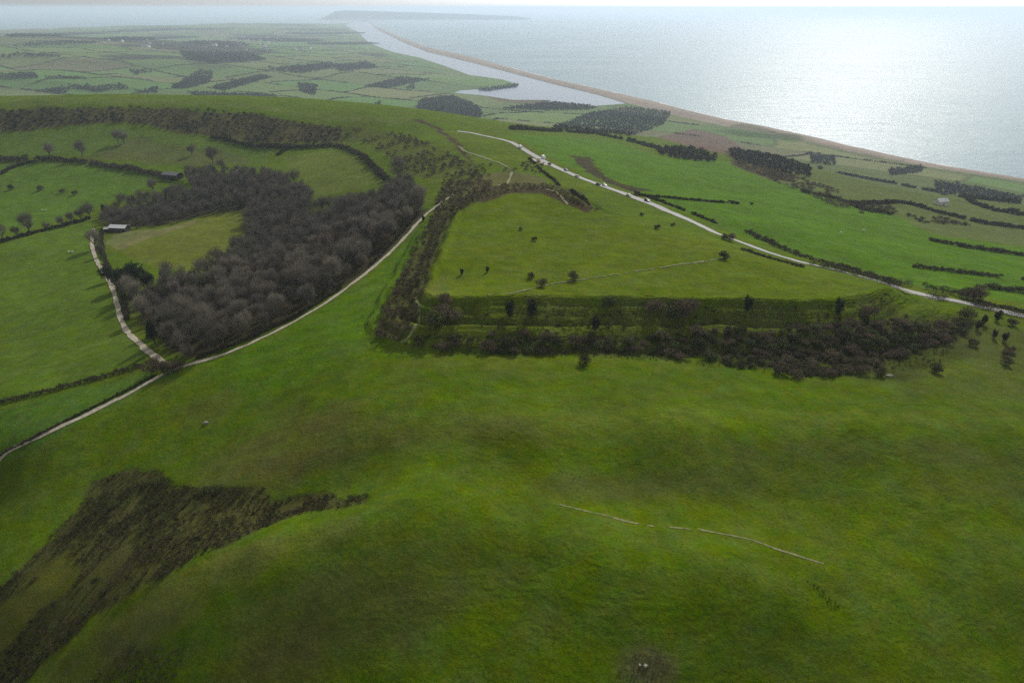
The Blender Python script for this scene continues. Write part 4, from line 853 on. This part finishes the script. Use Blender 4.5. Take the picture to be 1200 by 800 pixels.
# far town: small houses
def house_mesh(L, W, Hh, rh):
    l, w2 = L/2, W/2
    return [(-l,-w2,-2),(l,-w2,-2),(l,w2,-2),(-l,w2,-2),(-l,-w2,Hh),(l,-w2,Hh),(l,w2,Hh),(-l,w2,Hh),(-l,0,Hh+rh),(l,0,Hh+rh)], [(0,1,5,4),(2,3,7,6),(1,2,6,9,5),(3,0,4,8,7)], [(4,5,9,8),(6,7,8,9)]
def far_house():
    root = empty('house')
    v, f, r = house_mesh(16, 9, 6, 4)
    for nm, ff, mt in (('wall', f, 'render_wall'), ('roof', r, 'roof_slate')):
        me = bpy.data.meshes.new(nm); me.from_pydata(v, [], ff); me.materials.append(MATS[mt]); o = bpy.data.objects.new(nm, me); C.objects.link(o); o.parent = root
    reg(root); return root
fh = far_house()
for i in range(110):
    if i < 70: px, py = random.gauss(272, 26), random.uniform(38, 56)
    else: px, py = random.uniform(120, 420), random.uniform(32, 60)
    p = hit(px, py)[0]; place(fh, p[0], p[1], random.uniform(.9, 1.9), 'pale house of the far town in the haze', 'house', 'houses of the far town')

# ------------------------------------------------------------------ vehicles, stock and stones
def bmobj(nm, bm, mat, parent, sm=False):
    me = bpy.data.meshes.new(nm); bm.to_mesh(me); bm.free(); me.materials.append(MATS[mat]); o = bpy.data.objects.new(nm, me); C.objects.link(o); o.parent = parent
    if sm: me.polygons.foreach_set('use_smooth', np.ones(len(me.polygons), bool))
    return o
def loft(sections, bev=.06):   # sections: list of (x, [(y,z)...]) closed loops
    bm = bmesh.new(); rows = [[bm.verts.new((x, y, z)) for y, z in s] for x, s in sections]
    k = len(rows[0])
    for a, b in zip(rows[:-1], rows[1:]):
        for j in range(k): bm.faces.new([a[j], a[(j+1) % k], b[(j+1) % k], b[j]])
    bm.faces.new(rows[0][::-1]); bm.faces.new(rows[-1]); bmesh.ops.recalc_face_normals(bm, faces=bm.faces)
    if bev: bmesh.ops.bevel(bm, geom=bm.edges[:], offset=bev, segments=1, affect='EDGES', clamp_overlap=True)
    return bm
def car(name, paint_, van, P, rz, label):
    root = empty(name, (P[0], P[1], float(H(*P))+.24), rz); tag(root, label, 'van' if van else 'car')
    def sec(x, w_, z0, z1): return (x, [(-w_, z0), (w_, z0), (w_, z1*.6+z0*.4), (w_*.94, z1), (-w_*.94, z1), (-w_, z1*.6+z0*.4)])
    if van:
        body = [sec(-2.6,.9,.35,2.15), sec(-2.4,.97,.3,2.3), sec(1.1,.97,.3,2.3), sec(1.75,.96,.3,1.35), sec(2.45,.93,.3,1.1), sec(2.6,.85,.35,.8)]
        cab = [sec(.9,.99,1.35,1.95), sec(1.2,.985,1.35,1.95), sec(1.72,.9,1.38,1.42)]; ax = (-1.6, 1.7)
    else:
        body = [sec(-2.15,.78,.35,.85), sec(-2.0,.86,.28,.95), sec(-.9,.88,.26,.98), sec(.9,.88,.26,.95), sec(1.9,.85,.28,.78), sec(2.15,.74,.35,.62)]
        cab = [sec(-1.75,.74,.9,.98), sec(-1.2,.72,.9,1.42), sec(.1,.72,.9,1.45), sec(1.05,.74,.9,.97)]; ax = (-1.35, 1.4)
    bo = bmobj('body', loft(body), paint_, root)
    bmobj('windows', loft(cab, .03), 'glass', root)
    if not van: bmobj('roof_panel', loft([sec(-1.2,.66,1.40,1.47), sec(.12,.66,1.43,1.5)], .02), paint_, root)
    for x in ax:
        for s in (-1, 1):
            bm = bmesh.new(); bmesh.ops.create_cone(bm, cap_ends=True, segments=16, radius1=.33, radius2=.33, depth=.22, matrix=Matrix.Translation((x, s*.82, .33))@Matrix.Rotation(math.pi/2, 4, 'X')); bmobj('wheel', bm, 'tyre', root)
    for s in (-1, 1):
        bm = bmesh.new(); bmesh.ops.create_cube(bm, size=1); bmesh.ops.scale(bm, vec=(.1, .3, .16), verts=bm.verts); bmesh.ops.translate(bm, vec=(2.1 if not van else 2.55, s*.58, .66), verts=bm.verts); bmobj('headlight', bm, 'lamp_lens', root)
    return root
def road_at(px, py, off=0):
    p = hit(px, py)[0]; D = dens(ROAD, 1.0); k = int(np.argmin(np.hypot(*(D-p).T))); k = min(max(k, 1), len(D)-2)
    t = D[k+1]-D[k-1]; t /= np.linalg.norm(t); nrm = np.array([t[1], -t[0]]); return D[k]+nrm*off, math.atan2(t[1], t[0])
for px, py, off, van, pm, lab, nm in [(612,174,1.6,1,'paint_white','white van farthest along the ridge road','van'),(632,186,-3.6,1,'paint_white','white van drawn up at the lay-by','van'),(641,189,3.8,0,'paint_silver','pale car parked on the verge past the lay-by','car'),
     (641,193,1.5,0,'paint_black','black car just beyond the lay-by','car'),(655,200,-1.5,0,'paint_blue','dark blue car on the road between lay-by and bend','car'),(679,208,1.5,0,'paint_silver','silver car in the middle of the ridge road','car'),
     (700,218,-1.5,0,'paint_white','white car nearest the end of the far bank','car'),(699,217,1.6,0,'paint_black','dark car meeting the white one on the road','car'),(738,230,1.5,0,'paint_white','white car nearest to the viewer on the road','car'),(755,236,-1.6,0,'paint_black','black car behind the nearest white one','car')]:
    P, rz = road_at(px, py, off); car(nm, pm, van, P, rz+(math.pi if off > 0 else 0), lab)
def make_sheep():
    root = empty('sheep')
    bm = bmesh.new(); bmesh.ops.create_icosphere(bm, subdivisions=3, radius=1)
    for v_ in bm.verts:
        c = v_.co; k = .04*math.sin(c.x*9)*math.cos(c.y*8); c.x *= .62*(1+k); c.y *= .33*(1+k); c.z = c.z*.33*(1+k)+.68
        if c.x > .4: c.z += (c.x-.4)*.3
    hd = bmesh.ops.create_icosphere(bm, subdivisions=2, radius=1)['verts']
    for v_ in hd: v_.co = Vector((v_.co.x*.17+.74, v_.co.y*.10, v_.co.z*.12+.86-v_.co.x*.05))
    for s in (-1, 1):
        er = bmesh.ops.create_icosphere(bm, subdivisions=1, radius=1)['verts']
        for v_ in er: v_.co = Vector((v_.co.x*.03+.66, v_.co.y*.08+s*.14, v_.co.z*.03+.92))
    for x in (-.38, .36):
        for s in (-.17, .17): bmesh.ops.create_cone(bm, cap_ends=True, segments=7, radius1=.04, radius2=.07, depth=.5, matrix=Matrix.Translation((x, s, .25)))
    bmobj('body', bm, 'wool', root, True); reg(root); return root
sh = make_sheep()
for px, py, lab in [(50,247,'left sheep of the pair in the upper left field'),(54,247,'right sheep of the pair in the upper left field'),(81,296,'left sheep of the pair by the farm track field'),(85,296,'right sheep of the pair by the farm track field'),
                    (985,274,'white sheep alone in the bright field beyond the road'),(1012,271,'second sheep in the bright field, farther right')]:
    p = hit(px, py)[0]; place(sh, p[0], p[1], 1.25, lab, 'sheep')
def boulder(px, py, s, label):
    p = hit(px, py)[0]; rng = np.random.default_rng(int(px)); bm = bmesh.new(); bmesh.ops.create_icosphere(bm, subdivisions=3, radius=1)
    for v_ in bm.verts:
        c = v_.co; k = 1+.22*math.sin(c.x*3+px)+.15*math.cos(c.y*5+c.z*4); v_.co = Vector((c.x*k*s, c.y*k*s*.7, c.z*k*s*.6))
    o = bmobj('boulder', bm, 'rock', None); o.location = (p[0], p[1], float(H(*p))+s*.2); tag(o, label, 'boulder')
boulder(1042,441,.9,'pale boulder at the foot of the right hand scrub')
boulder(242,496,.9,'pale boulder alone on the brown slope at left')
boulder(757,780,.45,'largest pale stone in the dry tussocks at the bottom')
boulder(750,779,.3,'smaller pale stone left of the largest one at the bottom')
